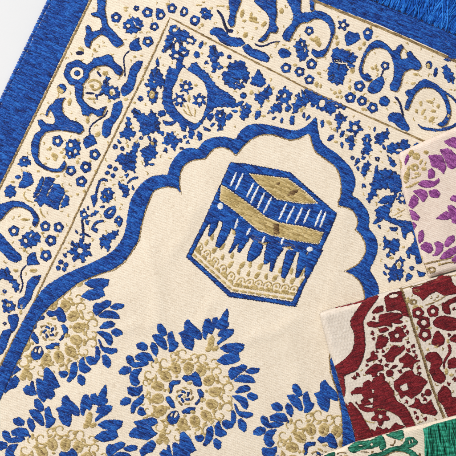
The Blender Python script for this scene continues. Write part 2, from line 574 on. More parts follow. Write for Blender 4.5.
# ---- arch
ARCH_OUT = [(-40, 450), (3.3, 362), (12.5, 342), (23, 321), (32.5, 304), (43, 288), (58, 278), (76, 269), (91, 263), (106, 256), (116, 248), (122, 239.5), (126, 228), (127, 218), (129.5, 203), (134.5, 192), (142.5, 182), (152, 176), (164, 174.5), (168, 175), (168.8, 168.5), (173.5, 159), (179.5, 152), (185, 148.5), (192, 147.7), (198, 149.3), (202, 142.5), (209, 138.5), (218.5, 136.4), (228, 137), (235.5, 140), (239.5, 132), (246, 126), (254.5, 123.5), (266, 124.3), (278, 127), (290, 130.2), (298, 130.2), (304, 127.5), (310.5, 122.5), (316, 116)]
ARCH_OUT2 = [(317, 121), (318, 131), (320.5, 141), (327, 147.5), (335, 152), (342, 158.5), (350.5, 167), (355, 177), (355.5, 185.5), (352.5, 193), (351.5, 195.5), (357.5, 198), (364, 205.5), (369, 213.5), (369.3, 222), (368, 228), (374, 234), (377.3, 241.5), (377.5, 252), (374, 261), (369, 269.5), (374, 276.5), (378, 285), (379, 292), (378, 302), (368, 322), (356, 342), (348, 358), (352, 375), (360, 395), (365, 420), (362, 450), (330, 530)]
ARCH_IN2 = [(320, 530), (341, 460), (343, 440), (342, 412), (338, 392), (331, 372), (330, 356), (338, 342), (352, 322), (364, 305), (365.5, 296), (363, 286), (359, 279.5), (351.5, 273.5), (344.5, 271.5), (351.5, 268.7), (357.5, 265.3), (362.5, 259.5), (366.5, 251), (365.7, 243), (361.5, 234.5), (355.7, 229.5), (358, 225), (358, 218.5), (354, 211), (347.5, 207), (338.5, 205.8), (338.7, 202), (341.5, 195), (342, 185), (340, 173.5), (335.5, 166), (325.5, 158.5), (316, 152), (312.5, 144), (311.5, 138), (309, 132.8)]
ARCH_IN = [(304, 135.5), (298, 138.5), (290, 139.7), (283, 137.7), (273, 134), (261, 134.2), (251.5, 138.5), (245, 144), (240.3, 149.5), (235.8, 155.5), (231, 149.5), (222, 146.5), (214, 148), (208.5, 153.5), (205, 158.5), (192, 159.5), (183.7, 165), (179.5, 173.5), (179, 185), (181, 194), (176.5, 187.5), (167, 186), (157, 188.5), (152, 192.5), (147.5, 204), (143.5, 215), (140.5, 228), (138.5, 240), (132.7, 249.5), (124.5, 261.5), (114.5, 269), (101, 273), (86, 279), (76, 284.5), (63, 295), (51.5, 304), (36, 321), (30, 337), (21.5, 354), (14, 369), (9, 381), (-30, 465)]
weave(blue, 'arch', [('b', chaikin(ARCH_OUT + ARCH_OUT2 + ARCH_IN2 + ARCH_IN, 1))], edge=.6, seg=(2, 6), hz=.65, lift=.1, pitch=.58, eprob=.5)
FIELD = np.array(ARCH_IN2 + ARCH_IN)

# ---- side border (left) motifs
tile(76, 0)
motif('scroll', B('125,-40 185,-40 172,60 185,120 190,150 280,245 282,265 245,284 215,265 190,225 150,205 120,225 95,245 85,287 60,277 50,235 65,200 58,160 75,148 92,165 95,190 140,180 155,160 150,120 135,105 95,97 88,80 130,73'))
motif('rosette', ros(240, 105, 31, 11))
motif('rosette', ros(362, 50, 17, 4))
motif('rosette', ros(430, 75, 32, 12))
motif('rosette', ros(470, 160, 26, 10))
motif('rosette', ros(432, 250, 32, 11))
motif('blossom', B('280,155 300,128 330,108 378,108 403,140 388,182 345,200 303,198 298,178'), ell('w', 315, 155, 13, 9), ell('w', 352, 140, 16, 4, 60), ell('w', 372, 160, 12, 4, 20))
motif('tulip', B('328,255 345,240 382,224 378,260 398,297 370,307 325,302 320,275'))
motif('vine', stroke('navy', 8, '325,303 297,322 285,360 295,420 292,462'))
motif('leaf', B('318,440 325,410 345,385 370,366 400,368 394,400 367,445 357,496 342,536 317,563 285,578 268,546 275,516 305,490'))
motif('fleck', G('10,290 28,275 45,295 45,312 20,300'), ell('navy', 22, 318, 24, 13), ell('gold', 120, 310, 12, 6), ell('gold', 240, 150, 10, 5), ell('gold', 300, 62, 9, 9), ell('gold', 350, 340, 12, 7), ell('gold', 135, 415, 12, 9), ell('gold', 395, 335, 9, 5), ell('gold', 175, 440, 18, 14), ell('gold', 110, 300, 8, 12), ell('gold', 300, 45, 14, 6))
# ring and spiral
motif('scroll', ell('b', 4, 438, 76, 78, 0, 7, .05), ell('w', 6, 440, 40, 37), ell('b', 8, 440, 19, 18),
      B('50,400 85,378 110,348 150,342 195,325 217,338 227,370 267,398 282,425 265,455 238,447 215,412 180,392 130,397 90,425 55,462'),
      B('-5,500 40,492 45,540 40,596 85,641 130,658 152,646 184,634 167,668 157,694 130,700 95,674 78,694 38,690 33,646 8,616 -5,560'))
tile(76, 76)
motif('blossom', B('158,50 183,3 203,8 192,60 247,68 266,110 247,138 198,138 180,107 140,117 124,140 117,120 150,93'), W('200,82 226,77 238,108 210,120'), ell('gold', 212, 102, 10, 12))
motif('vine', stroke('navy', 13, '58,102 112,106'), stroke('navy', 13, '126,-28 152,5'))
motif('fleck', stroke('gold', 16, '70,40 100,22 140,32 152,60 122,85 95,80'), ell('gold', 95, 60, 14, 14), ell('gold', 95, 135, 26, 8), ell('gold', 130, 350, 14, 20, 40), ell('gold', 70, 265, 12, 20), ell('gold', 300, 140, 14, 10), ell('gold', 200, 150, 12, 9), ell('gold', 15, 385, 9, 9))
motif('leaf', B('224,168 272,146 280,190 262,240 217,300 207,350 180,374 158,350 158,310 165,270 205,245 215,210'))
motif('vine', stroke('navy', 9, '190,205 180,235 130,265 90,295 80,330 86,356'))
motif('tulip', B('82,350 102,353 128,405 100,417 60,437 43,400 48,375'))
tile(0, 76)
motif('scroll', B('228,265 255,263 275,285 325,290 330,260 315,225 300,205 283,245 272,237 288,190 320,165 333,143 393,132 372,165 376,225 420,265 456,273 492,298 500,325 472,350 430,337 350,325 280,335 252,365 238,400 235,456 232,490 252,520 300,548 350,552 374,520 385,500 396,520 392,548 365,570 320,572 262,552 215,520 190,456 190,400 213,345 250,325 230,290'))
motif('rosette', ros(345, 390, 33, 12))
motif('blossom', B('393,420 408,385 440,380 476,395 482,440 470,475 436,495 405,490 396,462'), ell('w', 424, 414, 13), ell('w', 452, 452, 9, 14), ell('w', 420, 465, 8))
motif('rosette', ell('b', 370, 75, 29), G('340,80 350,58 365,75 385,88 375,106 350,102'))
motif('fleck', ell('gold', 418, 155, 12, 24, 10), ell('gold', 300, 435, 8, 14), ell('gold', 290, 440, 12, 6), ell('gold', 380, 440, 9, 7), ell('gold', 330, 480, 22, 14, 30), ell('gold', 370, 460, 12, 8))
tile(76, 152)
motif('rosette', ros(113, 15, 33, 12))
motif('rosette', ros(60, 90, 34, 12))
motif('rosette', ros(32, 177, 33, 12))
motif('fleck', ell('gold', 85, 55, 9, 7), ell('gold', 10, 60, 10, 14), ell('gold', 120, 115, 9, 7), ell('gold', 10, 255, 9, 8), ell('gold', 50, 235, 8, 12))
tile(0, 152)
motif('rosette', ros(426, 112, 31, 12))
motif('blossom', B('113,62 130,30 160,24 176,45 188,70 150,88 113,82'), ell('w', 145, 50, 6))
motif('leaf', B('138,118 187,128 203,187 150,217 107,212 120,180 133,160'))
motif('blossom', ell('b', 107, 150, 18, 13))
motif('blossom', B('28,230 50,198 82,203 98,250 70,273 33,267'))
motif('vase', B('247,152 268,156 242,230 207,278 197,262'), B('275,148 332,160 312,200 287,240 265,312 235,328 228,302 203,292 240,245 262,190'), B('320,193 352,193 393,235 377,270 357,310 350,350 310,332 275,317 268,290 300,240'), B('397,253 415,275 412,317 365,338 370,300 385,275'), edge=.7)
motif('fleck', stroke('gold', 10, '150,235 140,262 160,290 200,302'), stroke('gold', 10, '240,335 250,375 275,395'), ell('gold', 75, 180, 12, 7), ell('gold', 230, 115, 10, 7), ell('gold', 325, 30, 28, 12, 70), ell('gold', 270, 70, 12, 6), ell('gold', 385, 30, 10, 12), ell('gold', 150, 405, 28, 8), ell('gold', 345, 145, 12, 8), ell('gold', 395, 235, 14, 7))
motif('scroll', B('-30,318 25,308 70,293 130,298 190,333 227,380 230,420 205,450 188,430 200,400 180,357 130,332 80,332 45,362 25,390 -30,440'))
tile(0, 228)
motif('rosette', ros(84, 18, 32, 13))
motif('rosette', ros(272, -10, 31, 12))
motif('rosette', ros(352, -4, 31, 12))
motif('rosette', ros(305, 75, 34, 13))
motif('rosette', ros(275, 165, 34, 12))
motif('blossom', B('118,75 150,35 190,18 237,35 244,70 212,107 150,120 123,95'), ell('w', 153, 76, 15, 10, 60), ell('w', 185, 45, 5, 14, 30))
motif('leaf', B('-25,10 22,50 45,80 90,130 127,165 127,190 95,207 55,192 22,155 -25,110'))
motif('tulip', B('213,143 222,190 242,217 160,224 163,175 188,150'))
motif('vine', stroke('navy', 9, '158,222 127,255 125,290 140,340 118,394'))
motif('leaf', B('195,293 247,283 232,330 202,370 192,415 165,456 140,486 105,480 113,425 150,405 160,330'))
motif('blossom', B('20,247 50,238 65,285 102,320 118,350 97,388 83,370 73,335 40,310 -20,300 -20,260'))
motif('rosette', ros(28, 380, 13, 3))
motif('blossom', B('15,425 40,432 78,445 95,485 50,508 18,498'), ell('w', 52, 462, 14, 10), ell('gold', 50, 462, 7))
motif('fleck', ell('gold', 95, 255, 16, 9), ell('gold', 250, 130, 9, 14), ell('gold', 255, 30, 10, 8), ell('gold', 200, 255, 22, 12), ell('gold', 145, 130, 9, 14), ell('gold', 130, 470, 9, 13), ell('gold', 90, 345, 8, 12), ell('gold', 345, 45, 8, 10))
tile(0, 304)
motif('leaf', B('48,70 100,58 114,90 102,140 75,172 58,162 63,130 48,100'))
motif('leaf', B('10,165 60,148 72,170 57,200 37,262 15,300 -20,300'))
motif('rosette', ros(28, 118, 11, 3))
motif('fleck', ell('gold', 125, 50, 9, 14), ell('gold', 60, 40, 8))

# ---- end border (top right) motifs
tile(152, 0)
motif('rosette', ros(120, 50, 29, 12))
motif('rosette', B('170,65 190,36 215,52 216,82 190,102 168,90'), ell('w', 193, 70, 9, 14))
motif('rosette', B('22,85 30,48 68,60 82,88 62,118 30,118'), ell('w', 53, 92, 11))
motif('rosette', B('225,118 250,88 288,105 288,130 262,157 232,145'), ell('w', 256, 120, 13))
motif('blossom', B('288,65 310,43 342,58 364,95 347,117 303,112 298,85'), ell('w', 315, 75, 4))
motif('vine', stroke('navy', 14, '388,58 424,100 436,160 462,186', 18))
motif('leaf', B('348,190 375,163 420,168 440,190 470,222 530,226 560,262 525,280 456,276 410,252 385,217 353,207'), ell('w', 435, 172, 5))
motif('fleck', ell('gold', 95, 25, 12, 9), ell('gold', 300, 150, 10), ell('gold', 355, 50, 12, 7), ell('gold', 410, 36, 26, 5), ell('gold', 280, 30, 20, 5), ell('gold', 285, 165, 8), ell('gold', 455, 45, 8, 14))
tile(228, 0)
motif('scroll', B('0,-40 90,-40 68,38 47,80 40,150 15,162 -4,130 12,90'))
motif('vine', ell('navy', 15, 185, 18, 11), stroke('navy', 11, '-14,160 0,200 -20,215'))
motif('scroll', B('150,10 200,-30 290,-30 288,40 293,90 282,140 302,170 287,197 250,192 237,230 200,252 176,242 220,205 245,160 250,110 225,72'))
motif('leaf', B('88,280 120,263 150,293 180,298 227,318 252,350 237,374 190,364 140,342 98,312'))
motif('vine', stroke('navy', 12, '160,262 190,280 230,272 265,252 314,250', 7))
motif('scroll', B('330,-40 440,-40 438,38 440,80 500,76 516,65 566,70 611,98 636,140 638,190 618,240 598,300 568,338 526,344 497,312 506,286 541,303 581,290 606,240 614,190 596,142 561,117 516,112 480,136 440,138 415,162 395,202 370,248 338,237 328,215 345,180 385,140 395,95 380,50'), B('488,-20 522,-20 515,62 494,66'))
motif('rosette', ros(488, 185, 27, 11))
motif('blossom', B('398,270 430,233 456,238 472,270 483,320 470,352 440,368 418,345 412,310'), ell('w', 445, 265, 5, 12), ell('w', 462, 300, 4, 14))
motif('leaf', B('298,310 320,288 350,293 382,320 367,342 318,350'))
motif('rosette', ros(348, 408, 31, 13))
motif('rosette', ros(430, 430, 30, 12))
motif('fleck', ell('gold', 85, 80, 12, 26, 15), ell('gold', 150, 115, 26, 17), ell('gold', 140, 88, 9, 14), ell('gold', 215, 145, 12, 22, 40), ell('gold', 105, 210, 14, 20, 20), ell('gold', 165, 130, 24, 8, 20), ell('gold', 98, 125, 12, 10), ell('gold', 320, 65, 14, 18), ell('gold', 295, 260, 10, 7), ell('gold', 400, 390, 14, 8), ell('gold', 335, 270, 12, 6), ell('gold', 530, 240, 12, 26, 0), ell('gold', 550, 265, 10, 18, 20), ell('gold', 505, 235, 20, 9, 20), ell('gold', 170, 170, 9, 9))
tile(304, 0)
motif('rosette', ros(45, 385, 32, 12))
motif('rosette', star(235, 150, 38, 5, 12))
motif('tulip', B('243,215 270,183 295,198 327,198 338,235 300,262 258,278 248,245'))
motif('rosette', B('353,190 380,163 414,183 407,225 385,248 363,232'), ell('w', 381, 196, 11))
motif('blossom', B('165,350 178,288 240,298 290,318 323,345 292,380 303,410 270,408 265,382 215,358 175,362'))
motif('blossom', B('148,400 170,373 212,366 257,400 265,425 242,456 235,500 200,508 188,500 150,488 145,456'), ell('w', 215, 378, 30, 4, 10))
motif('scroll', B('520,300 456,243 430,243 390,268 360,318 340,370 328,420 340,456 365,482 400,488 412,470 375,452 355,440 350,400 366,350 386,312 420,292 456,287'),
      B('440,245 456,243 496,265 531,305 551,300 561,275 586,268 598,285 576,320 581,355 621,350 611,320 636,302 658,335 693,370 703,400 681,424 641,412 606,428 591,456 578,516 556,548 519,538 514,505 531,480 538,456 541,400 526,340 496,300 456,290'))
motif('rosette', ros(487, 395, 26, 11))
motif('vine', stroke('navy', 10, '480,415 466,450 458,478'))
motif('fleck', ell('gold', 85, 250, 14, 26), ell('gold', 60, 240, 20, 10), ell('gold', 195, 225, 10, 14), ell('gold', 360, 262, 10, 16, 20), ell('gold', 335, 290, 12, 12), ell('gold', 200, 260, 10, 16, 30), ell('gold', 290, 420, 14, 22), ell('gold', 90, 440, 14, 10), ell('gold', 430, 400, 8, 16), ell('gold', 410, 410, 12, 8, 40), ell('gold', 400, 165, 7, 12), ell('gold', 265, 300, 22, 6), ell('gold', 440, 420, 8, 10))
tile(304, 76)
motif('rosette', ros(33, 22, 29, 12))
motif('rosette', ros(333, 60, 33, 12))
motif('rosette', ros(278, 130, 33, 12))
motif('rosette', ros(348, 150, 30, 11))
motif('rosette', ros(412, 190, 32, 12))
motif('blossom', B('345,5 370,-18 395,-8 398,10 370,22'))
motif('leaf', B('382,72 400,40 440,12 470,0 484,40 470,72 450,97 410,107 382,92'))
motif('leaf', B('456,130 490,118 518,150 497,182 466,180 450,160'))
motif('fleck', ell('gold', 185, 100, 12), ell('gold', 215, 95, 10, 14), ell('gold', 225, 125, 10), ell('gold', 200, 125, 10, 8), ell('gold', 75, 50, 12, 18), ell('gold', 100, 60, 8, 14), ell('gold', 275, 70, 9, 18), ell('gold', 300, 100, 10, 7), ell('gold', 385, 150, 8), ell('gold', 360, 200, 20, 9, 20))
tile(380, 76)
motif('vine', stroke('navy', 13, '88,122 115,150 130,200 140,250'))
motif('leaf', B('48,245 70,218 122,223 152,265 178,312 167,334 120,317 80,277 53,272'))
motif('scroll', B('153,95 170,83 200,78 235,38 265,18 300,33 340,50 390,100 415,160 424,220 404,280 372,304 336,288 380,262 400,222 388,160 362,112 320,78 290,72 255,72 217,102 197,140 172,205 148,198 163,140 178,130 158,115'))
motif('blossom', B('375,-60 400,-65 432,-25 450,20 440,45 405,30 385,0'))
motif('leaf', stroke('b', 14, '345,70 395,100 450,140 470,190'))
motif('rosette', ell('b', 295, -66, 20, 24), ell('gold', 290, -60, 11, 16))
motif('leaf', ell('b', 334, -22, 12, 30, 8))
motif('rosette', B('380,-100 430,-135 460,-125 440,-95 405,-86'))
motif('fleck', ell('gold', 300, 155, 24, 10, 20), ell('gold', 245, 165, 10, 16), ell('gold', 260, 215, 9, 22, 30), ell('gold', 320, 210, 16, 10), ell('gold', 310, 260, 14, 22, 40), ell('gold', 350, 180, 10, 14), ell('gold', 270, 250, 8, 12), ell('gold', 220, 210, 9, 14), ell('gold', 200, 45, 14, 8), ell('gold', 410, 240, 8, 14), ell('gold', 215, -10, 18, 9))
motif('leaf', B('225,285 262,306 350,318 420,300 470,270 470,288 420,322 340,334 255,322'))

# ---- corner field left of the arch
tile(152, 0)
motif('blossom', B('103,170 125,150 157,160 167,180 207,183 227,213 262,235 257,262 215,264 190,247 160,242 135,227 122,245 132,275 112,292 92,302 68,320 63,295 80,275 80,235 105,205'), ell('w', 136, 180, 13, 10), ell('w', 228, 243, 22, 11, 20))
motif('blossom', B('118,290 135,250 170,233 182,260 187,280 217,298 223,325 192,347 165,358 123,353 107,337 123,315'), ell('w', 150, 280, 14, 27), ell('w', 146, 336, 16, 10), ell('w', 190, 316, 13, 8))
motif('leaf', B('288,255 305,243 310,270 290,295 278,282'))
motif('leaf', B('248,328 260,306 284,315 286,345 262,350'))
motif('leaf', B('20,365 35,343 47,395 30,403'))
motif('blossom', B('343,285 365,270 387,283 387,310 432,318 422,337 397,347 392,370 417,393 424,415 385,412 375,443 363,425 358,370 338,340 348,310'))
motif('rosette', B('450,335 466,325 478,340 472,356 452,352'))
motif('blossom', B('415,440 456,425 470,390 500,365 540,375 550,400 545,440 575,455 570,480 535,470 520,500 490,495 470,510 440,470'), ell('w', 505, 465, 22, 8, 20))
motif('teardrop', B('150,350 192,355 182,385 215,420 240,385 262,375 292,412 332,440 350,470 372,500 405,532 456,560 490,590 505,625 490,645 440,640 380,640 330,690 300,735 262,775 230,760 175,735 130,716 90,672 65,616 70,546 85,470 95,430 105,400 145,420 150,385'),
      W('165,440 190,405 222,430 265,456 310,496 330,556 325,626 300,706 262,740 200,708 150,656 125,606 125,536 150,486'),
      B('152,700 175,725 207,756 200,790 180,785 165,750'), B('228,745 257,796 240,834 222,828 218,790'), B('278,785 302,806 297,843 278,838 268,810'), B('308,755 357,781 342,790 310,780'), edge=.8)
tile(152, 76)
motif('blossom', *star(205, 65, 42, 6, 14, .3))
motif('blossom', *star(165, 145, 42, 6, 14, .1))
motif('blossom', *star(285, 145, 44, 6, 14, .5))
motif('fleck', stroke('gold', 8, '212,170 222,210 240,240'), stroke('gold', 8, '185,195 205,225 232,242'), stroke('gold', 8, '255,190 262,215 255,245'), ell('gold', 222, 135, 8, 22), ell('gold', 190, 180, 14, 5, 40), ell('gold', 262, 55, 10), ell('gold', 175, 25, 10))
motif('leaf', B('328,230 365,222 372,250 350,273 333,262'))
motif('blossom', B('383,210 432,203 443,250 442,280 417,328 393,328 398,290 378,250'), ell('w', 410, 240, 8))
motif('leaf', B('43,208 75,203 83,235 50,248 33,230'))
motif('leaf', B('60,262 105,275 148,262 140,285 115,297 85,298 70,285'))
motif('leaf', B('178,275 200,282 203,325 185,332 172,305'))
motif('blossom', B('-20,250 30,243 47,290 42,320 78,345 60,358 25,332 -10,345 -50,360 -75,320 -60,280'), edge=.8)
motif('blossom', B('73,380 90,343 125,338 147,375 190,382 152,407 137,445 123,442 113,407 85,417 66,402'))
motif('blossom', B('-5,395 15,370 30,395 22,435 0,455 -30,440'), ell('gold', 3, 408, 10, 16))
tile(76, 76)
motif('blossom', B('333,200 365,196 402,228 435,238 448,203 477,228 492,280 447,297 430,312 395,328 383,285 345,237'))
motif('blossom', B('305,248 320,243 332,290 322,315 352,333 358,355 325,367 320,390 300,372 262,362 262,345 290,320 300,290'))
motif('rosette', ros(387, 135, 17, 3))
motif('rosette', ros(390, 372, 12, 3))
motif('rosette', ros(236, 425, 16, 3))
motif('rosette', ros(277, 436, 14, 3))
motif('blossom', B('440,70 405,50 435,40 440,0 456,-40 490,-50 515,-10 535,45 515,70 490,60 470,78'), ell('w', 470, 35, 5))
motif('blossom', B('425,100 456,70 492,98 485,145 458,172 440,140'), ell('gold', 456, 112, 17, 24), ell('w', 456, 112, 6))
motif('blossom', B('345,400 385,408 372,440 350,470 338,500 318,510 330,470'), B('398,440 425,425 450,400 470,420 455,460 430,480 400,470'))
tile(76, 152)
motif('blossom', B('238,50 265,8 300,13 330,-6 362,-6 357,70 352,128 330,107 288,118 273,78 253,62'))
motif('blossom', B('388,0 410,50 415,87 432,82 437,50 475,35 490,0 460,-24 400,-24'), ell('w', 440, 5, 7))
for dx, dy in ((203, 88), (237, 102), (188, 125), (222, 142)):
    motif('rosette', ell('b', dx, dy, 15, 14))
motif('leaf', stroke('b', 20, '374,153 338,158 305,190', 12))
motif('blossom', B('253,173 275,193 300,198 320,220 312,267 278,273 283,240 258,217'))
motif('vine', stroke('b', 20, '192,172 152,160 132,200 122,250 108,290', 14), B('88,265 120,250 132,290 105,335 98,300'))
motif('blossom', B('163,225 200,213 227,240 217,280 185,308 148,287 153,250'), ell('w', 195, 240, 5, 9), ell('gold', 172, 268, 6))
motif('leaf', B('172,350 205,328 237,322 240,360 212,402 178,398 165,370'), ell('w', 205, 358, 6, 18, 50))
motif('rosette', B('232,400 255,378 283,405 272,442 255,453 244,427 228,422'), ell('w', 256, 405, 6))
motif('blossom', B('22,360 50,338 62,365 82,390 40,407 28,385'), ell('w', 50, 375, 10), stroke('b', 20, '85,385 134,353'))
motif('vine', stroke('navy', 14, '35,400 42,456 46,500'), stroke('b', 18, '95,470 115,422 168,412'))
tile(76, 228)
motif('blossom', *star(24, 136, 76, 7, 17, .35), edge=.8)
motif('vine', stroke('b', 13, '20,44 45,30 88,54'), stroke('b', 13, '38,-5 46,40 42,82'))
motif('blossom', B('143,70 160,43 190,38 225,17 260,17 232,67 207,77 202,132 185,139 174,107 148,124'))
motif('leaf', B('88,-6 132,3 127,32 105,22'))
tile(0, 228)
motif('rosette', ell('b', 365, 204, 16), ell('b', 396, 222, 16), ell('b', 350, 240, 15), ell('b', 386, 248, 14), ell('w', 374, 226, 9))

# ---- corner field right of the arch
tile(304, 76)
motif('blossom', B('5,75 50,93 120,128 190,153 250,185 245,203 200,190 182,217 155,234 138,212 100,207 82,197 70,170 50,194 38,150 10,110'), ell('w', 108, 165, 18, 24, 20), ell('w', 195, 178, 10, 5, 20))
motif('leaf', B('-18,80 0,95 10,120 8,150 -10,158 -14,120'))
motif('leaf', B('8,262 30,228 42,250 15,268'))
motif('leaf', B('98,270 120,260 120,300 103,313'))
motif('leaf', B('213,360 225,328 245,328 237,362 218,370'))
motif('leaf', B('137,387 150,358 180,350 177,377 150,392'))
motif('blossom', B('188,240 215,213 232,240 258,243 252,267 227,277 217,312 200,334 188,322 205,290 188,265'))
motif('blossom', *star(305, 310, 50, 5, 16, .2))
motif('blossom', B('285,353 300,370 302,420 285,448 268,432 275,402 243,392 253,375'))
motif('blossom', B('347,375 385,343 402,370 397,410 408,440 385,470 350,470 360,410'), ell('w', 378, 385, 5, 12))
motif('blossom', B('425,352 456,343 480,335 503,318 510,335 503,375 478,385 468,412 440,408 428,402'))
motif('fleck', ell('gold', 150, 280, 20, 12, 40), ell('gold', 185, 320, 12), ell('gold', 255, 355, 8), ell('gold', 190, 395, 12, 8))
tile(380, 76)
motif('blossom', B('40,432 63,403 110,403 145,377 168,393 178,428 195,440 165,462 125,470 90,462 50,465'), ell('w', 115, 445, 20, 8))
motif('rosette', ros(221, 421, 20, 4))
tile(380, 152)
motif('blossom', B('43,18 70,38 98,70 87,92 63,82 53,50'))
motif('blossom', B('-35,140 -10,125 0,113 30,103 77,113 112,138 133,190 123,237 90,248 60,232 40,207 0,205 -20,230 -40,210'), ell('w', 15, 222, 14, 8), edge=.8)
motif('leaf', B('-12,300 30,263 72,258 83,275 50,308 8,313'))
motif('teardrop', B('-20,340 50,315 75,265 90,250 105,262 80,310 65,345 55,388 105,407 185,417 215,470 225,530 240,590 252,650 232,672 213,662 208,617 178,607 180,642 163,627 153,587 188,557 205,520 185,456 120,448 60,425 20,400 -20,392'), edge=.8)
motif('blossom', *star(133, 280, 36, 6, 13))
motif('fleck', stroke('gold', 6, '75,385 120,360 150,345'), stroke('gold', 6, '100,395 135,375'), ell('gold', 110, 345, 12, 5, 20))
tile(304, 152)
motif('rosette', ros(290, 36, 13, 3))
motif('leaf', B('302,87 308,45 325,32 338,55 320,72'))
motif('blossom', B('342,132 350,80 387,52 398,75 383,110 367,148'))
motif('blossom', B('398,190 420,168 456,183 500,190 500,222 456,222 430,227 442,257 412,272 395,304 378,292 388,250 405,230'), ell('w', 440, 205, 8))
motif('leaf', B('418,140 428,88 442,75 448,120 470,130 470,152 422,158'))
motif('leaf', B('425,345 456,338 480,350 478,372 425,357'))
motif('leaf', B('412,428 440,388 480,390 470,412 425,434'))
motif('rosette', ros(350, 2, 11, 3))
motif('rosette', ros(440, 42, 15, 4))
tile(380, 228)
motif('leaf', B('55,-5 112,-5 97,22 68,17'))
motif('leaf', B('123,-10 190,-12 197,18 160,32 155,70 138,57'))
motif('blossom', B('12,130 28,115 18,58 35,56 50,78 102,62 118,85 113,127 80,161 58,142 53,112 35,128'))
motif('blossom', B('58,240 80,223 88,208 120,177 148,190 133,230 138,270 133,302 110,313 70,313 47,327 58,300 53,265'), W('95,215 118,195 130,215 120,240 104,250'), ell('gold', 113, 225, 9, 14))
motif('rosette', ros(190, 241, 15, 3))
motif('leaf', B('152,324 158,280 170,268 198,285 186,308'))
motif('leaf', B('220,252 245,262 274,268 268,288 232,294'))
motif('fleck', ell('gold', 70, 180, 14, 8), ell('gold', 140, 115, 10, 6))

tile(0, 0)
def Z(s): return ('b', chaikin(np.array([float(q) for q in s.replace(',', ' ').split()]).reshape(-1, 2) / 2.85 + (150, 0), 1))
motif('blossom', Z('220,188 226,178 240,182 254,176 268,172 274,192 287,218 272,240 250,228 230,222'), Z('203,216 214,203 222,212 228,232 250,243 264,236 272,248 258,254 240,254 216,243'), ('w', np.array([(232, 221), (246, 226), (262, 226), (266, 231), (252, 238), (238, 235)]) / 2.85 + (150, 0)))
motif('leaf', Z('288,226 298,215 308,192 319,215 330,240 313,252 308,242 295,247'))
tile(228, 76)
motif('blossom', B('143,10 178,-8 205,-8 228,40 212,52 200,48 192,74 178,58 160,45 138,58'))
motif('rosette', ell('b', 92, 118, 20))
motif('blossom', B('160,112 200,98 228,68 250,56 268,100 242,132 215,148 212,170 195,185 183,150 165,150'))
motif('blossom', B('296,88 320,85 345,62 357,90 383,98 378,127 357,168 325,158 288,142 288,120 312,120'), W('335,105 350,105 345,130 325,128'))
motif('blossom', B('256,190 275,170 295,165 320,155 324,214 300,220 286,205 276,225 238,222 240,208 262,205'))
motif('leaf', B('342,190 365,168 383,190 362,218 343,213'))
motif('blossom', B('405,112 425,102 440,133 462,130 490,140 470,176 430,188 412,224 385,220 395,190 383,170 415,150'))
motif('leaf', B('368,262 380,238 400,238 397,293 372,292'))
motif('blossom', B('72,190 110,165 133,170 138,212 112,254 80,265 72,240 78,215'), W('95,185 112,180 105,192'))
motif('leaf', B('160,237 168,210 198,208 197,237 165,268'))
motif('leaf', B('-10,235 15,218 30,240 10,266 -15,264'))
motif('leaf', B('45,165 80,148 98,150 82,176 48,188'))
motif('fleck', ell('gold', 140, 98, 12, 14), ell('gold', 212, 240, 13, 8), ell('gold', 75, 205, 10, 14), ell('gold', 240, 150, 10, 8), ell('gold', 270, 72, 10), ell('gold', 130, 178, 14, 7), ell('gold', 440, 205, 10, 14), ell('gold', 455, 190, 10, 8), ell('gold', 255, 215, 10, 6))
tile(152, 0)
motif('fleck', ell('gold', 320, 262, 7, 10), ell('gold', 365, 350, 7), ell('gold', 150, 170, 8), ell('gold', 235, 400, 7), ell('gold', 400, 400, 8, 6), ell('gold', 300, 320, 8, 6))
tile(76, 76)
motif('fleck', ell('gold', 350, 160, 9, 7), ell('gold', 415, 300, 7), ell('gold', 340, 310, 8), ell('gold', 310, 420, 8, 10), ell('gold', 400, 20, 8, 12))
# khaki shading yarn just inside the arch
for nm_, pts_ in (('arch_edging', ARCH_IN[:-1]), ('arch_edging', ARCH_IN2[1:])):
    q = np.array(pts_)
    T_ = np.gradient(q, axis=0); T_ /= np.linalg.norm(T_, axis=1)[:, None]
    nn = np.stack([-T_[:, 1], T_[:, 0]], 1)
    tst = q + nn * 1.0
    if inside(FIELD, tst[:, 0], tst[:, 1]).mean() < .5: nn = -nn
    weave(blue, nm_, [('stripe', np.concatenate([q + nn * .05, (q + nn * 1.25)[::-1]]))], edge=0, hz=.4, seg=(2, 6))

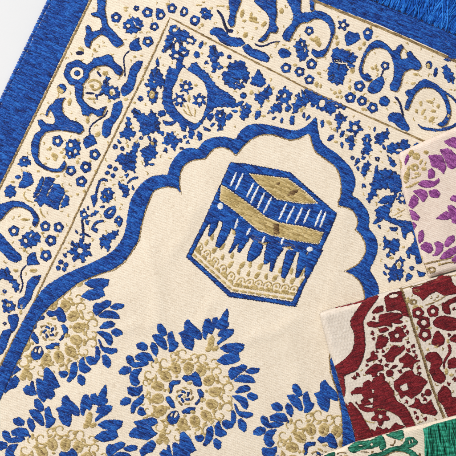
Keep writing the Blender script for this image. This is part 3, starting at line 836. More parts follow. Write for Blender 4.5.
drawn = [p for n_, s_, k_ in blue.motifs for m_, p in s_ if m_ in ('b', 'navy', 'gold')]
STRIP_L = np.array([(168, 17), (90, 5), (60, 70), (22, 148), (4, 184), (0, 210), (0, 345), (36, 292), (72, 219), (104, 151), (142, 75)])
STRIP_R = np.array([(172, 12), (100, 0), (200, -5), (325, 8), (378, 29), (442, 57), (470, 68), (470, 150), (432, 138), (381, 116), (284, 70), (229, 44)])
SPAN_L = np.array([(172, 22), (150, 68), (110, 150), (80, 214), (44, 284), (90, 258), (120, 240), (125, 205), (150, 172), (170, 160), (196, 144), (215, 133), (238, 130), (250, 120), (290, 127), (312, 116), (316, 100), (230, 55)])
SPAN_R = np.array([(318, 98), (320, 130), (352, 162), (358, 192), (372, 212), (378, 240), (382, 280), (410, 275), (396, 200), (396, 150), (420, 145), (380, 128)])
rf = random.Random(12)
tile(0, 0)
new = []
for reg, cnt in ((STRIP_L, 62), (STRIP_R, 58), (SPAN_L, 44), (SPAN_R, 18)):
    mn, mx = reg.min(0), reg.max(0); k_ = 0; tries = 0
    near = [p for p in drawn if p[:, 0].max() > mn[0] - 5 and p[:, 0].min() < mx[0] + 5]
    while k_ < cnt and tries < 1500:
        tries += 1
        x, y = rf.uniform(mn[0], mx[0]), rf.uniform(mn[1], mx[1])
        X1, Y1 = np.array([x]), np.array([y])
        if not inside(reg, X1, Y1)[0] or seg_dist(reg, X1, Y1)[0] < 1.5: continue
        if any(math.hypot(x - u_, y - v_) < 5.5 for u_, v_ in new): continue
        ok = True
        for p in near:
            if p[:, 0].min() - 3 < x < p[:, 0].max() + 3 and p[:, 1].min() - 3 < y < p[:, 1].max() + 3:
                if inside(p, X1, Y1)[0] or seg_dist(p, X1, Y1)[0] < 2.0: ok = False; break
        if not ok: continue
        new.append((x, y)); k_ += 1
        a0 = rf.uniform(0, 6.28); r_ = rf.uniform(1.5, 2.4); tn = rf.choice((-1, 1)) * rf.uniform(1.6, 3.4)
        pts_ = [(x + r_ * (1 - .35 * q) * math.cos(a0 + tn * q), y + r_ * (1 - .35 * q) * math.sin(a0 + tn * q)) for q in np.linspace(0, 1, 7)]
        motif('fleck', stroke('gold', rf.uniform(6, 8.5), ' '.join('%f,%f' % (u_ * 6, v_ * 6) for u_, v_ in pts_), 4))
spots = free_spots(SPAN_L, drawn, 34, 3.0, 6.0, rf, new) + free_spots(SPAN_R, drawn, 10, 3.0, 6.0, rf, new)
for i_, (x, y) in enumerate(spots):
    a0 = rf.uniform(0, 6.28)
    r_ = rf.uniform(2.3, 3.3)
    motif('leaf', *([leaflet('b', x, y, r_, a0)] if i_ % 3 else [leaflet('b', x, y, r_, a0), leaflet('b', x + 1.2 * math.cos(a0 + 1.6), y + 1.2 * math.sin(a0 + 1.6), r_ * .8, a0 + 1.3)]))
flecks = []
for (nm, sh, kw) in blue.motifs:
    if nm == 'fleck':
        flecks += sh
    else:
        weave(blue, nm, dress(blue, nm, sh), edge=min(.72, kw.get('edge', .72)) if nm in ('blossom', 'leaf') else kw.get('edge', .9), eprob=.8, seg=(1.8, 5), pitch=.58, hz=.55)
flecks.sort(key=lambda q: -area(q[1]))
for q in flecks[:95]:
    weave(blue, 'fleck', [q], edge=0, hz=.5, pitch=.65, seg=(2, 5))
rest = weave(blue, 'fleck', flecks[95:], edge=0, hz=.5, pitch=.65, seg=(2, 5)) if len(flecks) > 95 else None
if rest: rest['kind'] = 'stuff'

# ---- picture of the Kaaba
tile(0, 0)
K_OUT = np.array([(230.3, 162.3), (244, 163.2), (270, 168), (290.5, 172.3), (304, 184.5), (337, 213.5), (331.5, 228.5), (304, 287), (295.8, 307), (262, 301.5), (229, 297), (207, 276), (186, 257), (201, 227)])
K_LOW = np.array([(222.5, 206), (236, 219), (252, 233), (272, 240), (296, 245), (317, 249), (322.5, 250), (301, 284), (292, 301.5), (262, 297), (231, 292), (210, 273), (191.5, 256), (206, 228)])
def gp(m, pts, it=0): return (m, chaikin(np.array(pts, float), it))
spikes = [
    gp('b', [(214, 214), (221, 214.5), (217.5, 226), (211, 236.5), (207.8, 236), (209, 229)]),
    gp('b', [(224, 215), (232.5, 221), (231.5, 229), (225, 242), (219.5, 248.5), (215, 246.5), (217.5, 237), (222, 226)])]
tile(228, 228)
spikes += [B('50,-20 122,-8 132,60 70,148 53,142 65,88 20,148 2,148 30,88 45,40'), B('148,80 213,100 193,160 140,203 113,192 120,150'), B('235,92 292,88 335,128 292,180 267,260 248,258 253,200 230,218 213,212 220,150'),
           B('353,130 412,140 382,220 342,305 318,293 328,220'), B('428,140 470,140 476,200 427,293 403,299 410,240')]
tile(0, 0)
strip = gp('b', [(219, 203), (238, 217), (257, 233), (271, 238), (291, 242.5), (318, 246.5), (321, 252), (316, 258), (308, 252), (296, 252), (290, 247), (277, 247), (270, 242.5), (255, 243), (249, 236), (240, 236), (234, 230), (226, 225), (217, 219), (212, 226), (209, 224), (214, 212)])
kaaba = weave(blue, 'kaaba_picture', [('b', K_OUT), ('w', K_LOW)] + [strip] + spikes +
              [gp('b', [(309, 246), (323, 250), (314, 268), (308, 279), (304, 276), (306, 262)]),
               # openings for the roof, belt and the pale bars
               gp('w', [(248.5, 173.3), (287.3, 178), (305, 190.8), (318.5, 203.5), (304, 204), (277.5, 199.8), (267.5, 191.8), (257.5, 183.5)]),
               gp('w', [(221, 184.5), (224.5, 186), (238, 195.5), (253, 206.5), (268, 218), (278, 222), (304, 226.5), (324, 232.5), (319, 244.5), (304, 242.3), (291, 240.3), (271, 235.5), (257, 230), (239, 214.5), (228, 206), (219.5, 200)])],
              edge=.8, seg=(3, 9), hz=.8)
weave(blue, 'roof', [gp('gold', [(250, 174), (287, 178.8), (304, 191.3), (316, 202.8), (304, 203), (278, 199), (268, 191), (258, 183)]),
                     gp('brown', [(287, 196), (291, 191), (299, 189), (297.5, 192.5), (293, 195.5)]), gp('brown', [(276, 184), (280, 182), (279, 186)])], parent=kaaba, edge=0, hz=.6)
weave(blue, 'belt', [gp('gold', [(222, 185.5), (238, 196.3), (253, 207.3), (268, 218.8), (278, 222.8), (304, 227.2), (323, 233), (318.5, 243.6), (304, 241.6), (291, 239.6), (271, 234.7), (258, 229.3), (239, 213.7), (228, 205.3), (220.3, 199.5)]),
                     gp('brown', [(273.5, 223.5), (279, 224), (279.5, 235), (274, 234)])], parent=kaaba, edge=0, hz=.6)
tile(228, 152)
bars = []
for a in ('50,122 14,207', '92,127 45,228', '157,182 112,272', '185,202 135,307', '220,242 175,342', '264,267 213,368', '352,307 305,408', '399,322 350,423', '447,332 402,430', '492,342 452,432', '561,347 521,448', '588,357 551,455', '60,400 42,462', '135,455 112,500', '222,505 204,545', '335,512 318,555'):
    bars.append(stroke('ivory', 12.5, a))
bars.append(ell('ivory', -46, 325, 17, 19)); bars.append(ell('ivory', 491, 583, 18, 15))
for q in bars:
    weave(blue, 'ivory_bar', [q], parent=kaaba, edge=0, hz=.35, lift=.6, pitch=.55)
tile(0, 0)
gb = []
def along(p0, p1, n, off, up, fn, shift=.5):
    p0, p1 = np.array(p0, float), np.array(p1, float)
    for i in range(n):
        q = p0 + (p1 - p0) * (i + shift) / n + np.array(up) * off
        gb.append(fn(q, math.degrees(math.atan2(*(p1 - p0)[::-1])), i))
UPV = np.array((.42, -.9))
def dash(q, an, i): return ell('gold', q[0] * 6, q[1] * 6, 21, 7.5, an)
def dome(q, an, i):
    t = np.linspace(0, math.pi, 14); r = 4.5 if i % 2 == 0 else 3.4
    u = np.array((math.cos(math.radians(an)), math.sin(math.radians(an))))
    return ('gold', np.array([q + u * r * math.cos(k) + UPV * r * 1.15 * math.sin(k) for k in t]))
def sprout(q, an, i):
    return ell('gold', q[0] * 6, q[1] * 6, 7.5 if i % 2 else 9, 24 if i % 2 else 30, 25 + 16 * (i % 3 - 1))
A_, B_, C_ = (190.5, 256), (230.5, 292.5), (292.5, 302)
along(A_, B_, 7, 3.2, UPV, dash); along(B_, C_, 8, 3.0, UPV, dash)
along(A_, B_, 6, 7.2, UPV, dome); along(B_, C_, 8, 6.8, UPV, dome)
def archlet(q, an, i):
    u = np.array((math.cos(math.radians(an)), math.sin(math.radians(an))))
    t = np.linspace(0, math.pi, 11)
    pts = [q + u * 3.6 * math.cos(k) + UPV * 5.2 * (math.sin(k) ** .75) for k in t]
    return stroke('gold', 7, ' '.join('%f,%f' % (p[0] * 6, p[1] * 6) for p in pts), 7)
def blade(q, an, i):
    return leaflet('gold', q[0], q[1], 4.2 if i % 2 else 3.4, math.atan2(UPV[1], UPV[0]) + (.25 if i % 2 else -.2))
along(A_, B_, 5, 12, UPV, archlet, .4); along(B_, C_, 7, 12, UPV, archlet, .5)
along(A_, B_, 5, 13.4, UPV, lambda q, an, i: ell('gold', q[0] * 6, q[1] * 6, 7, 10, 25), .4); along(B_, C_, 7, 13.4, UPV, lambda q, an, i: ell('gold', q[0] * 6, q[1] * 6, 7, 10, 25), .5)
along(A_, B_, 5, 22, UPV, blade, .85); along(B_, C_, 7, 22.5, UPV, blade, .95)
along(A_, B_, 4, 30, UPV, blade, .9); along(B_, C_, 6, 32, UPV, blade, .6)
tile(228, 228)
gb += [G('150,35 200,65 232,80 225,100 175,85 145,60'), G('300,75 350,90 395,100 405,120 360,125 335,105 300,100'), ell('gold', 45, 15, 16, 26, 30)]
K_FREE = [p for m, p in spikes]
for q in gb:
    if q[0] == 'gold': q = (q[0], q[1].mean(0) + (q[1] - q[1].mean(0)) * 1.04)
    weave(blue, 'tracery', [q], parent=kaaba, edge=0, hz=.5, clip=K_LOW, pitch=.6, seg=(2, 6), over=K_FREE)

# ---- flower medallions, drawn once about their centre and set in four places
MC = np.array([184.5, 396.0])
leaves, golds, core = [], [], []
tile(152, 304)
for s in ('33,120 55,116 82,150 90,185 65,195 33,165 28,140', '93,175 120,160 132,200 142,225 160,230 157,255 125,288 98,287 103,250 93,215', '0,185 45,178 82,215 94,272 75,278 30,242 5,205',
          '193,110 220,90 242,120 277,150 299,175 297,217 270,212 252,202 252,240 242,281 203,267 178,230 173,195 156,173 193,160', '318,90 345,86 362,120 377,140 360,183 337,172 322,217 303,197 303,140',
          '363,85 392,78 402,100 430,50 453,22 460,70 452,108 464,110 462,130 440,152 405,152 375,142 360,112', '403,160 445,148 492,150 487,180 456,207 430,222 395,249 388,232 420,197 393,195',
          '403,265 445,238 510,233 555,240 548,275 517,296 523,312 530,335 490,357 440,367 393,347 388,338 430,303 470,295 440,290', '0,228 25,240 40,280 25,318 0,290 -12,255', '-2,322 16,340 5,352'):
    leaves.append((lambda z: (z[0], z[1].mean(0) + (z[1] - z[1].mean(0)) * .985))(B(s)))
tile(228, 304)
for s in ('3,400 20,378 45,380 85,360 114,370 107,395 65,422 45,442 20,458 3,430', '103,400 140,380 190,385 182,410 140,422 108,412', '33,456 75,423 130,426 157,450 164,474 100,472 45,466'):
    leaves.append((lambda z: (z[0], z[1].mean(0) + (z[1] - z[1].mean(0)) * .985))(B(s)))
tile(228, 380)
for s in ('43,70 70,38 110,28 137,45 127,67 85,77 48,80', '22,95 65,90 112,110 124,150 110,178 88,167 70,137 45,117', '113,85 140,73 177,90 180,110 150,127 118,112', '33,138 50,148 65,185 105,190 147,195 150,215 110,230 70,217 50,197', '18,180 35,183 50,215 47,250 25,288 0,292 -17,272 15,250 20,220', '58,240 80,228 112,260 110,302 95,313 63,287'):
    leaves.append((lambda z: (z[0], z[1].mean(0) + (z[1] - z[1].mean(0)) * .985))(B(s)))
tile(152, 380)
for s in ('418,250 440,238 467,245 472,280 445,297 423,275', '383,260 405,243 414,285 452,315 442,332 410,344 378,327 376,290', '328,290 360,273 370,310 362,360 320,400 303,387 322,350', '368,360 385,348 417,370 414,407 395,418 370,397', '253,335 300,328 317,345 295,372 268,367',
          '168,320 190,308 227,345 257,405 268,422 225,442 240,470 215,500 190,490 170,520 140,490 128,456 123,375 150,376 165,390', '43,440 70,413 85,423 95,388 107,393 117,440 130,470 95,480 60,470'):
    leaves.append((lambda z: (z[0], z[1].mean(0) + (z[1] - z[1].mean(0)) * .985))(B(s)))
tile(76, 380)
for s in ('343,250 400,238 456,223 482,235 492,260 450,280 472,310 492,320 456,347 430,362 380,352 322,342 318,320 343,290 368,280', '378,425 410,388 456,358 472,370 482,390 460,432 420,442 395,470 385,440', '368,185 385,158 407,170 422,205 395,217 370,207', '328,160 345,128 385,98 407,82 410,110 397,142 360,167 350,198 330,202', '263,130 295,100 332,110 327,142 290,154 266,147', '308,45 325,38 365,45 397,28 400,60 382,92 340,100 313,82'):
    leaves.append((lambda z: (z[0], z[1].mean(0) + (z[1] - z[1].mean(0)) * .985))(B(s)))
tile(76, 304)
for s in ('298,320 315,306 342,318 352,350 380,345 430,343 437,360 400,377 345,382 308,357', '256,400 290,370 332,380 332,407 295,427 260,420', '323,420 345,393 397,383 387,410 367,440 387,470 360,498 333,482 320,450', '353,310 395,288 440,293 458,318 456,342 400,344 358,337', '360,240 400,226 432,250 427,277 400,282 368,267'):
    leaves.append((lambda z: (z[0], z[1].mean(0) + (z[1] - z[1].mean(0)) * .985))(B(s)))
tile(152, 380)
core += [B('103,20 120,3 172,3 167,24 130,32 120,77 103,82'), B('180,-10 195,-30 228,-25 258,-52 280,-35 302,25 287,42 250,32 240,0 205,12'), B('268,60 290,53 312,80 307,110 265,153 256,140 285,110 278,85'), B('178,185 220,163 260,163 257,187 225,202 183,200'), B('83,105 105,96 132,130 140,167 120,170 88,130'),
         B('93,220 115,188 152,183 168,225 147,260 115,268 93,245'), ell('w', 143, 208, 9, 20, 20), ell('w', 118, 210, 7, 12, 20)]
CXY = (195, 98)
for k in range(7):
    t = 2 * math.pi * k / 7
    q = [(CXY[0] + (54 - 4 * w_) * math.cos(t + .24 * w_), CXY[1] + (55 - 4 * w_) * math.sin(t + .22 * w_)) for w_ in range(4)]
    core.append(stroke('gold' if k % 2 else 'stripe', 13, ' '.join('%f,%f' % p_ for p_ in q), 9))
for k in range(5):
    t = 2 * math.pi * k / 5 + .4
    q = [(CXY[0] + (34 - 6 * w_) * math.cos(t + .33 * w_), CXY[1] + (35 - 6 * w_) * math.sin(t + .33 * w_)) for w_ in range(4)]
    core.append(stroke('b', 20, ' '.join('%f,%f' % p_ for p_ in q), 8))
core.append(ell('gold', CXY[0], CXY[1], 9))
core += [ell('gold', 225, 20, 16, 7), ell('gold', 100, 60, 8, 14), ell('gold', 300, 120, 9, 16), ell('gold', 245, 190, 16, 8), ell('gold', 80, 170, 10, 16)]
# gold scales round the core and tendrils outside them, from a wider tile
rs = random.Random(5)
for a in range(14):
    t = math.radians(a * 360 / 14 - 84)
    rr = 82 if a % 2 else 78
    cx, cy = 215 + rr * 1.02 * math.cos(t), 283 + rr * math.sin(t)
    tile(110, 296)
    q = ell('gold', 0, 0, 17, 14.5)[1]
    u = math.degrees(t)
    def put(x, y, rx, ry, m, an):
        # coordinates in a 2.85-fold tile
        tt = np.linspace(0, 2 * math.pi, 26, endpoint=False)
        X, Y = rx * np.cos(tt), ry * np.sin(tt); an = math.radians(an)
        return (m, np.stack([110 + (x + X * math.cos(an) - Y * math.sin(an)) / 2.85, 296 + (y + X * math.sin(an) + Y * math.cos(an)) / 2.85], 1))
    golds.append(put(cx, cy, 18.5, 14.6, 'gold', u))
    golds.append(put(cx - 3 * math.cos(t), cy - 3 * math.sin(t), 10, 2.2, 'stripe', u + 14))
    golds.append(put(cx - 4 * math.cos(t + .09), cy - 4 * math.sin(t + .09), 8, 1.9, 'stripe', u - 12))
    golds.append(put(cx + 25 * math.cos(t + .06), cy + 25 * math.sin(t + .06), 4.5, 8, 'gold', u))
    golds.append(put(cx - 24 * math.cos(t + .2), cy - 24 * math.sin(t + .2), 4, 5, 'gold', u))
def tendril(x, y, r, a0, turn, w=4.6):
    ts = np.linspace(0, 1, 12)
    pts = []
    for q in ts:
        an = math.radians(a0 + turn * q); rad = r * (1 - .72 * q)
        pts.append((x + rad * math.cos(an), y + rad * math.sin(an)))
    k = 6 / 2.85
    tile(110, 296)
    return stroke('gold', w * k, ' '.join('%f,%f' % (px * k, py * k) for px, py in pts), w * k * .7)
for a in range(26):
    t = math.radians(a * 360 / 26 + 4)
    rad = 117 + 6 * math.sin(a * 2.1)
    x, y = 215 + rad * 1.04 * math.cos(t), 283 + rad * .98 * math.sin(t)
    golds.append(tendril(x, y, 20, math.degrees(t) + (150 if a % 2 else 210), 330 if a % 2 else -330))
    golds.append(put(x - 24 * math.cos(t + .05), y - 24 * math.sin(t + .05), 8, 3.6, 'gold', math.degrees(t) + 70))
    if a % 2 == 0:
        golds.append(put(x + 14 * math.cos(t + 1.1), y + 14 * math.sin(t + 1.1), 9, 4.5, 'gold', math.degrees(t) + 50))
for (x, y, rx, ry, an) in ((288, 132, 9, 20, 10), (282, 150, 8, 12, 50), (300, 150, 10, 7, -30), (148, 400, 9, 20, 20), (140, 415, 10, 8, 40), (160, 412, 8, 12, 0)):
    golds.append(put(x, y, rx, ry, 'gold', an))
def grow(p, k): return p.mean(0) + (p - p.mean(0)) * k
for (dx, dy) in ((0, 0), (-136, -64.5), (-123.5, 76.8), (135, 61.8)):
    aa = math.radians(rs.uniform(-1.6, 1.6)) if dx else 0; kk = rs.uniform(.975, 1.02) if dx else 1
    RM = kk * np.array([[math.cos(aa), math.sin(aa)], [-math.sin(aa), math.cos(aa)]])
    sh = lambda L: [(m, (p - MC) @ RM + MC + (dx, dy)) for m, p in L]
    md = weave(blue, 'medallion', sh(golds), clip=FIELD, edge=0, hz=.5, seg=(2, 6), pitch=.55, over=[grow(p_, 1.06) for m_, p_ in sh(leaves) + sh(core) if m_ == 'b'])
    weave(blue, 'leaf_spray', sh(leaves), parent=md, clip=FIELD, edge=.45, eprob=.6, hz=.6, seg=(2, 6), pitch=.58)
    weave(blue, 'rosette', sh(core), parent=md, clip=FIELD, edge=.7, hz=.6, seg=(2, 6), pitch=.56)

# ---- fringe beyond the end band
def fringe(rug, name, root, length, direction, n, mat, z0, z1, w=(.5, .95), spread=.12, seed=4, clump=5.0):
    rg = random.Random(seed); AX = []; F = []
    tangent = np.array(root[-1], float) - np.array(root[0], float); tangent /= np.hypot(*tangent)
    P0 = np.array(root, float); L = np.r_[0, np.cumsum(np.hypot(*np.diff(P0, axis=0).T))]
    for k in range(n):
        s_ = rg.uniform(0, L[-1])
        cl = (math.floor(s_ / clump) + .5) * clump; pull = (cl - s_) * .55
        x = np.interp(s_, L, P0[:, 0]); y = np.interp(s_, L, P0[:, 1])
        an = math.atan2(direction[1], direction[0]) + rg.gauss(0, spread) + .22 * math.sin(math.floor(s_ / clump) * 2.4) * spread * 4
        ln = length * rg.uniform(.85, 1.08)
        lay = rg.random(); r = rg.uniform(*w); m = 13
        bend = rg.gauss(0, .10); base = len(AX); ph = rg.uniform(0, 6); tw = rg.uniform(.3, .9)
        for i in range(m):
            q = i / (m - 1)
            a2 = an + bend * q
            sx = pull * min(1, q * 2.5) * tangent[0]; sy = pull * min(1, q * 2.5) * tangent[1]
            px = x + sx + math.cos(a2) * ln * q - math.sin(an) * tw * math.sin(q * 14 + ph)
            py = y + sy + math.sin(a2) * ln * q + math.cos(an) * tw * math.sin(q * 14 + ph)
            z = z0 + (z1 - z0) * lay * (1 - (abs(cl - s_) / clump * 1.6) ** 2) + .5 * math.sin(q * 9 + ph) - (2.2 * q * q)
            rr = r * (1 - .35 * q ** 3)
            for j in range(6):
                b = j * math.pi / 3
                AX.append(w3(px - math.sin(a2) * rr * math.cos(b), py + math.cos(a2) * rr * math.cos(b), max(.15, z + rr * math.sin(b))))
        for i in range(m - 1):
            for j in range(6):
                j2 = (j + 1) % 6
                F.append([base + i * 6 + j, base + i * 6 + j2, base + i * 6 + 6 + j2, base + i * 6 + 6 + j])
        F.append([base + j for j in range(6)][::-1]); F.append([base + (m - 1) * 6 + j for j in range(6)])
    return link_mesh(name, AX, F, [M[mat]], None, rug.ob)
fringe(blue, 'fringe', [(300, -31), (383, 4.8), (454, 34.8), (560, 80)], 75, (.42, -.9), 2300, 'fringe_blue', .9, 4.2, w=(.4, .75), spread=.2, clump=6.0)

def lay(rug, nm, sh, e):
    if nm in ('gold_flecks', 'gold_scrollwork'):
        one = {'gold_flecks': 'fleck', 'gold_scrollwork': 'tendril'}[nm]
        groups = []
        for q in sh:
            if q[0] == 'w' and groups: groups[-1].append(q)
            else: groups.append([q])
        for g in groups: weave(rug, one, g, edge=0, hz=.5, pitch=.65, seg=(2, 6))
    else:
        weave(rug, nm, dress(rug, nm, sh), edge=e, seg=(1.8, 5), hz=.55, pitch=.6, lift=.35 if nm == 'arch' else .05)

# ================================================================== PURPLE RUG (folded, right edge)
purple = Rug('prayer_rug', 'folded purple and blush prayer rug lying at the right edge, above the crimson one',
             [(398.5, 153), (420, 143), (456, 127), (540, 92), (600, 200), (560, 232), (500, 257), (456, 269.5), (428, 277.5), (425.5, 268), (421, 258), (411.5, 222), (402.5, 192)],
             3.7, 8.5, math.radians(30), 'purple', 'plum', 'blush', rim=4.5, group='folded rugs stacked on the blue rug', seed=7,
             bumps=[(430, 150, 445, 260, .5, 9)])
ST['rug'] = purple
purple.slab()
tile(380, 152)
for s in ('283,25 330,18 367,25 382,60 392,95 375,134 345,102 303,87 298,60', '350,-12 420,-12 456,30 450,95 420,103 400,92 385,50', '283,115 305,100 327,125 317,157 283,162', '222,195 245,173 280,170 320,178 347,157 350,180 320,207 280,217 243,210', '192,235 240,223 272,235 282,265 255,304 233,277 208,252',
          '283,235 330,223 358,250 342,275 298,272', '178,280 200,257 227,280 222,310 190,344 168,322', '173,348 200,353 234,390 222,411 188,407', '325,402 390,353 417,370 422,395 400,408', '412,285 430,258 455,265 450,305', '398,325 425,318 456,345 460,430 425,424 418,380 403,350', '140,60 155,20 172,12 167,50 145,80', '180,425 200,420 215,440 200,470'):
    motif('petal', B(s))
tile(380, 228)
for s in ('223,60 228,25 250,8 260,40 252,77 230,93', '238,105 265,83 302,95 314,130 290,153 263,137 243,127', '318,90 340,78 372,95 372,132 340,163 306,168 325,142 330,112', '378,95 400,53 440,42 440,80 400,113 383,110', '350,183 375,148 410,123 460,105 460,140 410,178 370,188', '420,185 445,160 460,200 440,215'):
    motif('petal', B(s))
tile(380, 76)
for s in ('375,395 436,368 470,380 460,440 410,424', '350,445 400,436 418,460 380,468'):
    motif('petal', B(s))
tile(380, 152)
motif('gold_scrollwork', ell('gold', 155, 150, 17, 40, 8), ell('gold', 200, 93, 26, 22), ell('w', 205, 98, 8), ell('gold', 212, 28, 24, 22), ell('gold', 258, 102, 15, 13), stroke('gold', 12, '148,216 190,202 228,178'), stroke('gold', 10, '110,40 125,75 118,110'),
      stroke('gold', 9, '180,160 225,150 240,130'), ell('gold', 240, 60, 9, 18, 20), ell('gold', 165, 100, 9, 16), ell('gold', 270, 5, 16, 12), ell('gold', 180, 10, 14, 22, 30), stroke('gold', 9, '270,60 262,85'), ell('gold', 215, 130, 16, 8))
tile(380, 228)
motif('gold_scrollwork', stroke('stripe', 10, '245,222 300,205 370,190 440,172'), ell('stripe', 300, 252, 30, 20, -15), ell('w', 305, 250, 12, 8), ell('gold', 270, 240, 14, 10), stroke('stripe', 9, '340,225 400,205 450,205'), ell('gold', 350, 215, 10, 7), ell('gold', 245, 185, 9, 18))
for (nm, sh, kw) in purple.motifs:
    lay(purple, nm, sh, .5)

# ================================================================== CRIMSON RUG (folded, lower right)
RT = -math.radians(17.5)
red = Rug('prayer_rug', 'folded crimson and pale prayer rug between the purple rug and the green one',
          [(319, 312.5), (331, 308.5), (356, 302), (380, 293.5), (402, 287), (426, 279.5), (456, 271), (560, 240), (600, 380), (600, 520), (372, 520), (356, 452), (354.5, 436), (350.5, 420), (344.5, 402), (338.8, 381), (334.8, 367), (329.3, 352), (324.3, 332)],
          3.7, 11.0, RT, 'red', 'maroon', 'pale', rim=6.0, group='folded rugs stacked on the blue rug', seed=9,
          bumps=[(331, 320, 337, 360, -.7, 4), (405, 300, 446, 430, .5, 8)])
ST['rug'] = red
red.slab()
tile(304, 304)
motif('arch', B('425,-75 440,-30 415,0 377,50 347,110 357,180 362,260 342,340 312,392 235,427 240,456 247,516 235,566 265,606 262,580 277,575 332,634 345,660 380,720 420,800 420,950 320,950 255,820 232,690 212,590 196,500 190,430 180,372 240,328 280,288 297,240 297,180 275,130 275,100 300,58 345,-2 380,-50'), edge=.7)
motif('stripe', stroke('red', 10, '155,22 200,14 262,0 330,-18 375,-35', 18))
for s in ('403,47 430,13 470,6 470,42 410,55', '373,112 395,98 440,108 470,92 470,127 420,138 378,130', '423,242 440,185 470,180 470,262 425,265', '368,332 395,310 393,290 415,273 418,298 433,298 440,325 400,337 373,345', '362,402 390,375 420,353 470,365 470,390 432,405 437,428 405,433 398,415 368,417', '408,442 440,425 470,430 470,470 420,490 400,466'):
    motif('blossom', B(s))
tile(380, 304)
motif('blossom', B('25,-10 60,-40 110,-30 145,-5 152,40 170,75 125,62 115,32 70,27 48,42'), ell('w', 75, 0, 16, 9))
motif('blossom', B('-12,65 50,48 122,53 128,75 108,90 133,105 100,118 60,107 70,133 30,128 -12,122'))
motif('leaf', B('-10,145 30,133 50,150 20,168 -10,167'))
motif('blossom', B('42,170 85,153 90,132 127,138 138,168 154,185 127,202 122,223 58,223 52,190'), ell('w', 95, 185, 13))
motif('leaf', B('-12,188 35,193 48,210 25,253 -12,248'))
motif('blossom', B('2,307 40,288 60,253 85,242 110,258 137,237 143,265 117,292 87,312 72,343 33,343 28,317'))
motif('blossom', B('107,325 140,303 150,287 187,308 207,328 234,335 197,352 187,394 165,372 122,383 138,350 112,345'))
motif('leaf', B('52,387 75,358 103,365 80,382'))
motif('rosette', ell('b', 52, 410, 23))
motif('leaf', B('-10,350 12,365 10,390 -10,395'))
motif('blossom', B('107,440 120,425 150,398 187,392 202,420 242,430 278,460 258,486 237,523 195,550 180,563 150,538 120,563 108,528 83,503 78,460'), W('113,488 155,466 162,506 130,518'), edge=.7)
motif('leaf', B('-8,405 15,412 25,440 15,470 -10,460'))
tile(380, 380)
motif('rosette', ell('b', 280, 70, 21))
motif('scroll', B('-40,-5 5,-8 40,8 62,45 77,60 77,90 102,125 137,140 167,185 208,268 150,281 108,212 60,182 0,162 -50,165 -40,80'), edge=.7)
motif('leaf', B('157,152 200,135 205,97 232,113 240,135 270,135 297,107 312,150 338,187 320,208 280,197 245,192 225,167'))
tile(304, 380)
motif('blossom', B('272,75 310,38 345,38 350,13 380,-5 412,13 440,40 470,60 470,168 420,176 372,185 335,170 300,125 330,118 300,92'), W('286,80 340,78 354,103 332,116 340,135 322,140 305,118'), W('275,118 300,135 325,160 318,166 290,150'), W('395,50 430,58 440,75 410,72'), W('350,150 400,140 440,150 400,160'), W('378,108 420,98 432,125 400,132'), edge=.7)
motif('blossom', *[(m, p) for m, p in star(453, 212, 58, 5, 13, .3)])
motif('blossom', B('385,315 400,285 420,300 435,270 470,290 490,275 500,300 480,320 440,330 400,340'))
motif('blossom', B('545,245 560,262 600,270 580,285 555,310 535,300 500,318 480,300 510,285 530,262'))
motif('gold_flecks', stroke('stripe', 9, '312,208 330,255 378,330'), stroke('gold', 6, '345,225 380,245 420,250'), stroke('gold', 6, '350,245 370,275 400,290'), stroke('gold', 6, '420,170 470,172'))
tile(380, 304)
for (x, y, r, h) in ((220, 50, 35, 14), (310, 40, 35, 14), (255, 108, 39, 17), (262, 180, 38, 17)):
    motif('rosette', *ros(x, y, r, h))
for s in ('310,105 340,73 380,66 460,85 460,150 400,158 350,142 318,127', '363,-10 400,-10 412,30 418,57 385,57 363,30', '303,220 325,163 345,158 383,205 372,237 340,253 303,237', '408,205 436,178 460,185 455,230 415,217', '398,335 436,313 460,330 455,375 400,383', '262,310 285,288 330,283 362,320 367,350 347,380 388,425 378,456 355,470 318,456 288,400 298,350 268,330'):
    motif('blossom', B(s))
motif('vine', stroke('b', 20, '403,238 416,275 397,310 376,340 376,384', 12))
tile(380, 380)
motif('blossom', B('338,75 370,28 390,33 417,60 422,95 470,100 470,225 400,218 373,150 343,117'), ell('w', 436, 75, 14, 22))
tile(380, 228)
motif('blossom', B('190,355 240,343 260,328 345,298 338,262 362,262 372,288 412,283 422,320 437,345 460,345 460,390 375,403 330,377 290,397 250,434 238,412 190,387'), edge=.7)
motif('blossom', B('20,412 60,388 122,377 128,410 150,460 165,520 130,500 90,488 33,500 30,460'), ell('w', 75, 405, 28, 12, -10))
motif('leaf', B('366,458 400,428 460,405 460,440 420,452 385,470'))
motif('gold_flecks', ell('stripe', 190, 440, 24, 18), ell('w', 195, 442, 9), ell('gold', 160, 430, 8, 18), stroke('stripe', 7, '260,462 330,440 400,395'), ell('gold', 210, 465, 12, 8), ell('gold', 240, 470, 12, 7), ell('stripe', 215, 375, 22, 12))
tile(380, 304)
motif('gold_flecks', ell('gold', 332, 248, 14, 12), ell('gold', 200, 20, 10, 14), ell('gold', 290, 140, 12, 6), ell('gold', 215, 140, 6, 14), ell('gold', 400, 220, 8, 14), ell('gold', 390, 400, 10, 20), ell('gold', 420, 420, 14, 8), ell('gold', 280, 270, 8, 10))
rf = random.Random(31); seen = []
drawn = [p for n_, s_, k_ in red.motifs for m_, p in s_ if m_ in ('b', 'gold', 'stripe')]
R1 = np.array([(378, 306), (397, 294), (426, 380), (440, 418), (412, 424), (398, 410), (376, 372), (352, 384), (348, 378), (366, 360), (370, 336), (366, 320)])
R2 = np.array([(404, 292), (456, 276), (470, 300), (470, 410), (446, 415), (430, 370)])
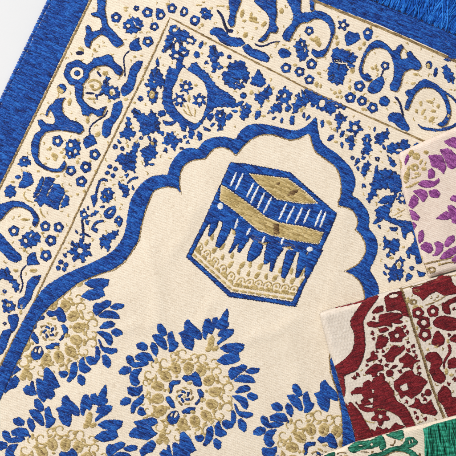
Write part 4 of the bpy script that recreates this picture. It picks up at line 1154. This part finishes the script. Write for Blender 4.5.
for x, y in free_spots(R1, drawn, 26, 2.3, 5.0, rf, seen) + free_spots(R2, drawn, 14, 2.3, 5.0, rf, seen):
    a0 = rf.uniform(0, 6.28); r_ = rf.uniform(1.9, 2.8)
    motif('leaf', leaflet('b', x, y, r_, a0), leaflet('b', x + 1.1 * math.cos(a0 + 1.6), y + 1.1 * math.sin(a0 + 1.6), r_ * .75, a0 + 1.3))
tile(0, 0)
for reg, cnt in ((R1, 24), (R2, 22)):
    for x, y in free_spots(reg, drawn, cnt, 1.3, 3.6, rf, seen):
        a0 = rf.uniform(0, 6.28); r_ = rf.uniform(1.4, 2.2); tn = rf.choice((-1, 1)) * rf.uniform(1.6, 3.2)
        pts_ = [(x + r_ * (1 - .35 * q) * math.cos(a0 + tn * q), y + r_ * (1 - .35 * q) * math.sin(a0 + tn * q)) for q in np.linspace(0, 1, 7)]
        motif('gold_flecks', stroke('stripe', 6.5, ' '.join('%f,%f' % (u_ * 6, v_ * 6) for u_, v_ in pts_), 4))
tile(0, 0)
weave(red, 'gold_stripe', line(1.3, [(399.3, 284), (406.3, 304), (415.3, 334), (423, 357), (429.3, 380), (438, 403), (444.3, 419), (466.3, 478)]), edge=0, hz=.5, pitch=.6)
weave(red, 'gold_stripe', line(1.4, [(398, 284), (405, 304), (414, 334), (421.7, 357), (428, 380), (436.7, 403), (443, 419), (465, 478)], 'brown'), edge=0, hz=.5, pitch=.6)
weave(red, 'gold_stripe', line(1.0, [(397, 289.5), (426, 282.5), (456, 274.5), (500, 262)]), edge=0, hz=.4)
for (nm, sh, kw) in red.motifs:
    lay(red, nm, sh, kw.get('edge', .8))

# ================================================================== GREEN RUG (folded on top, bottom right)
green = Rug('prayer_rug', 'green and cream prayer rug with green fringe folded across the bottom corner',
            [(312, 462), (324, 451.5), (338, 447), (352, 441), (380, 433.5), (402, 427), (420, 423), (456, 413.5), (540, 390), (600, 520), (420, 560), (300, 540)],
            15.9, 8.0, -math.radians(15), 'green', 'bottle', 'cream', rim=3.5, group='folded rugs stacked on the blue rug', seed=11)
ST['rug'] = green
green.slab()
tile(304, 380)
motif('blossom', B('258,392 275,378 310,358 360,353 392,348 456,318 470,340 462,370 400,397 340,402 290,424 262,410'), ell('w', 330, 378, 12, 5, 10), ell('w', 395, 372, 7, 10, 20))
motif('leaf', B('95,452 130,432 178,418 180,440 150,452 130,480 100,480'))
motif('scroll', stroke('b', 26, '355,470 400,440 460,432 516,400 566,395 616,410 656,440 690,490', 34), edge=.7)
tile(380, 380)
motif('blossom', B('25,318 60,305 82,297 127,288 133,330 110,348 80,338 48,327'))
motif('leaf', B('95,392 130,368 145,333 180,328 215,355 208,372 170,393 130,398'), ell('w', 165, 360, 4, 14, -20), ell('w', 182, 352, 4, 12, -20))
motif('leaf', B('-10,343 20,348 27,390 0,410 -14,395'))
motif('gold_flecks', stroke('brown', 7, '60,382 75,365 80,345'), stroke('brown', 7, '50,375 75,382'), ell('gold', 120, 345, 6, 10), stroke('stripe', 7, '140,130 165,165'), ell('brown', 225, 440, 6, 18))
tile(304, 380)
motif('gold_flecks', stroke('brown', 6, '190,430 215,418 250,425'), stroke('brown', 6, '200,445 220,440'), ell('gold', 240, 440, 12, 6), stroke('brown', 5, '330,415 380,420'), ell('brown', 400, 418, 8, 6))
for (nm, sh, kw) in green.motifs:
    lay(green, nm, sh, kw.get('edge', .7))
fringe(green, 'fringe', [(421, 426.5), (432, 422), (456, 415.5), (520, 398)], 62, (.17, .985), 1250, 'fringe_green', 24.4, 31.0, w=(.5, .95), spread=.09, seed=6, clump=7.5)
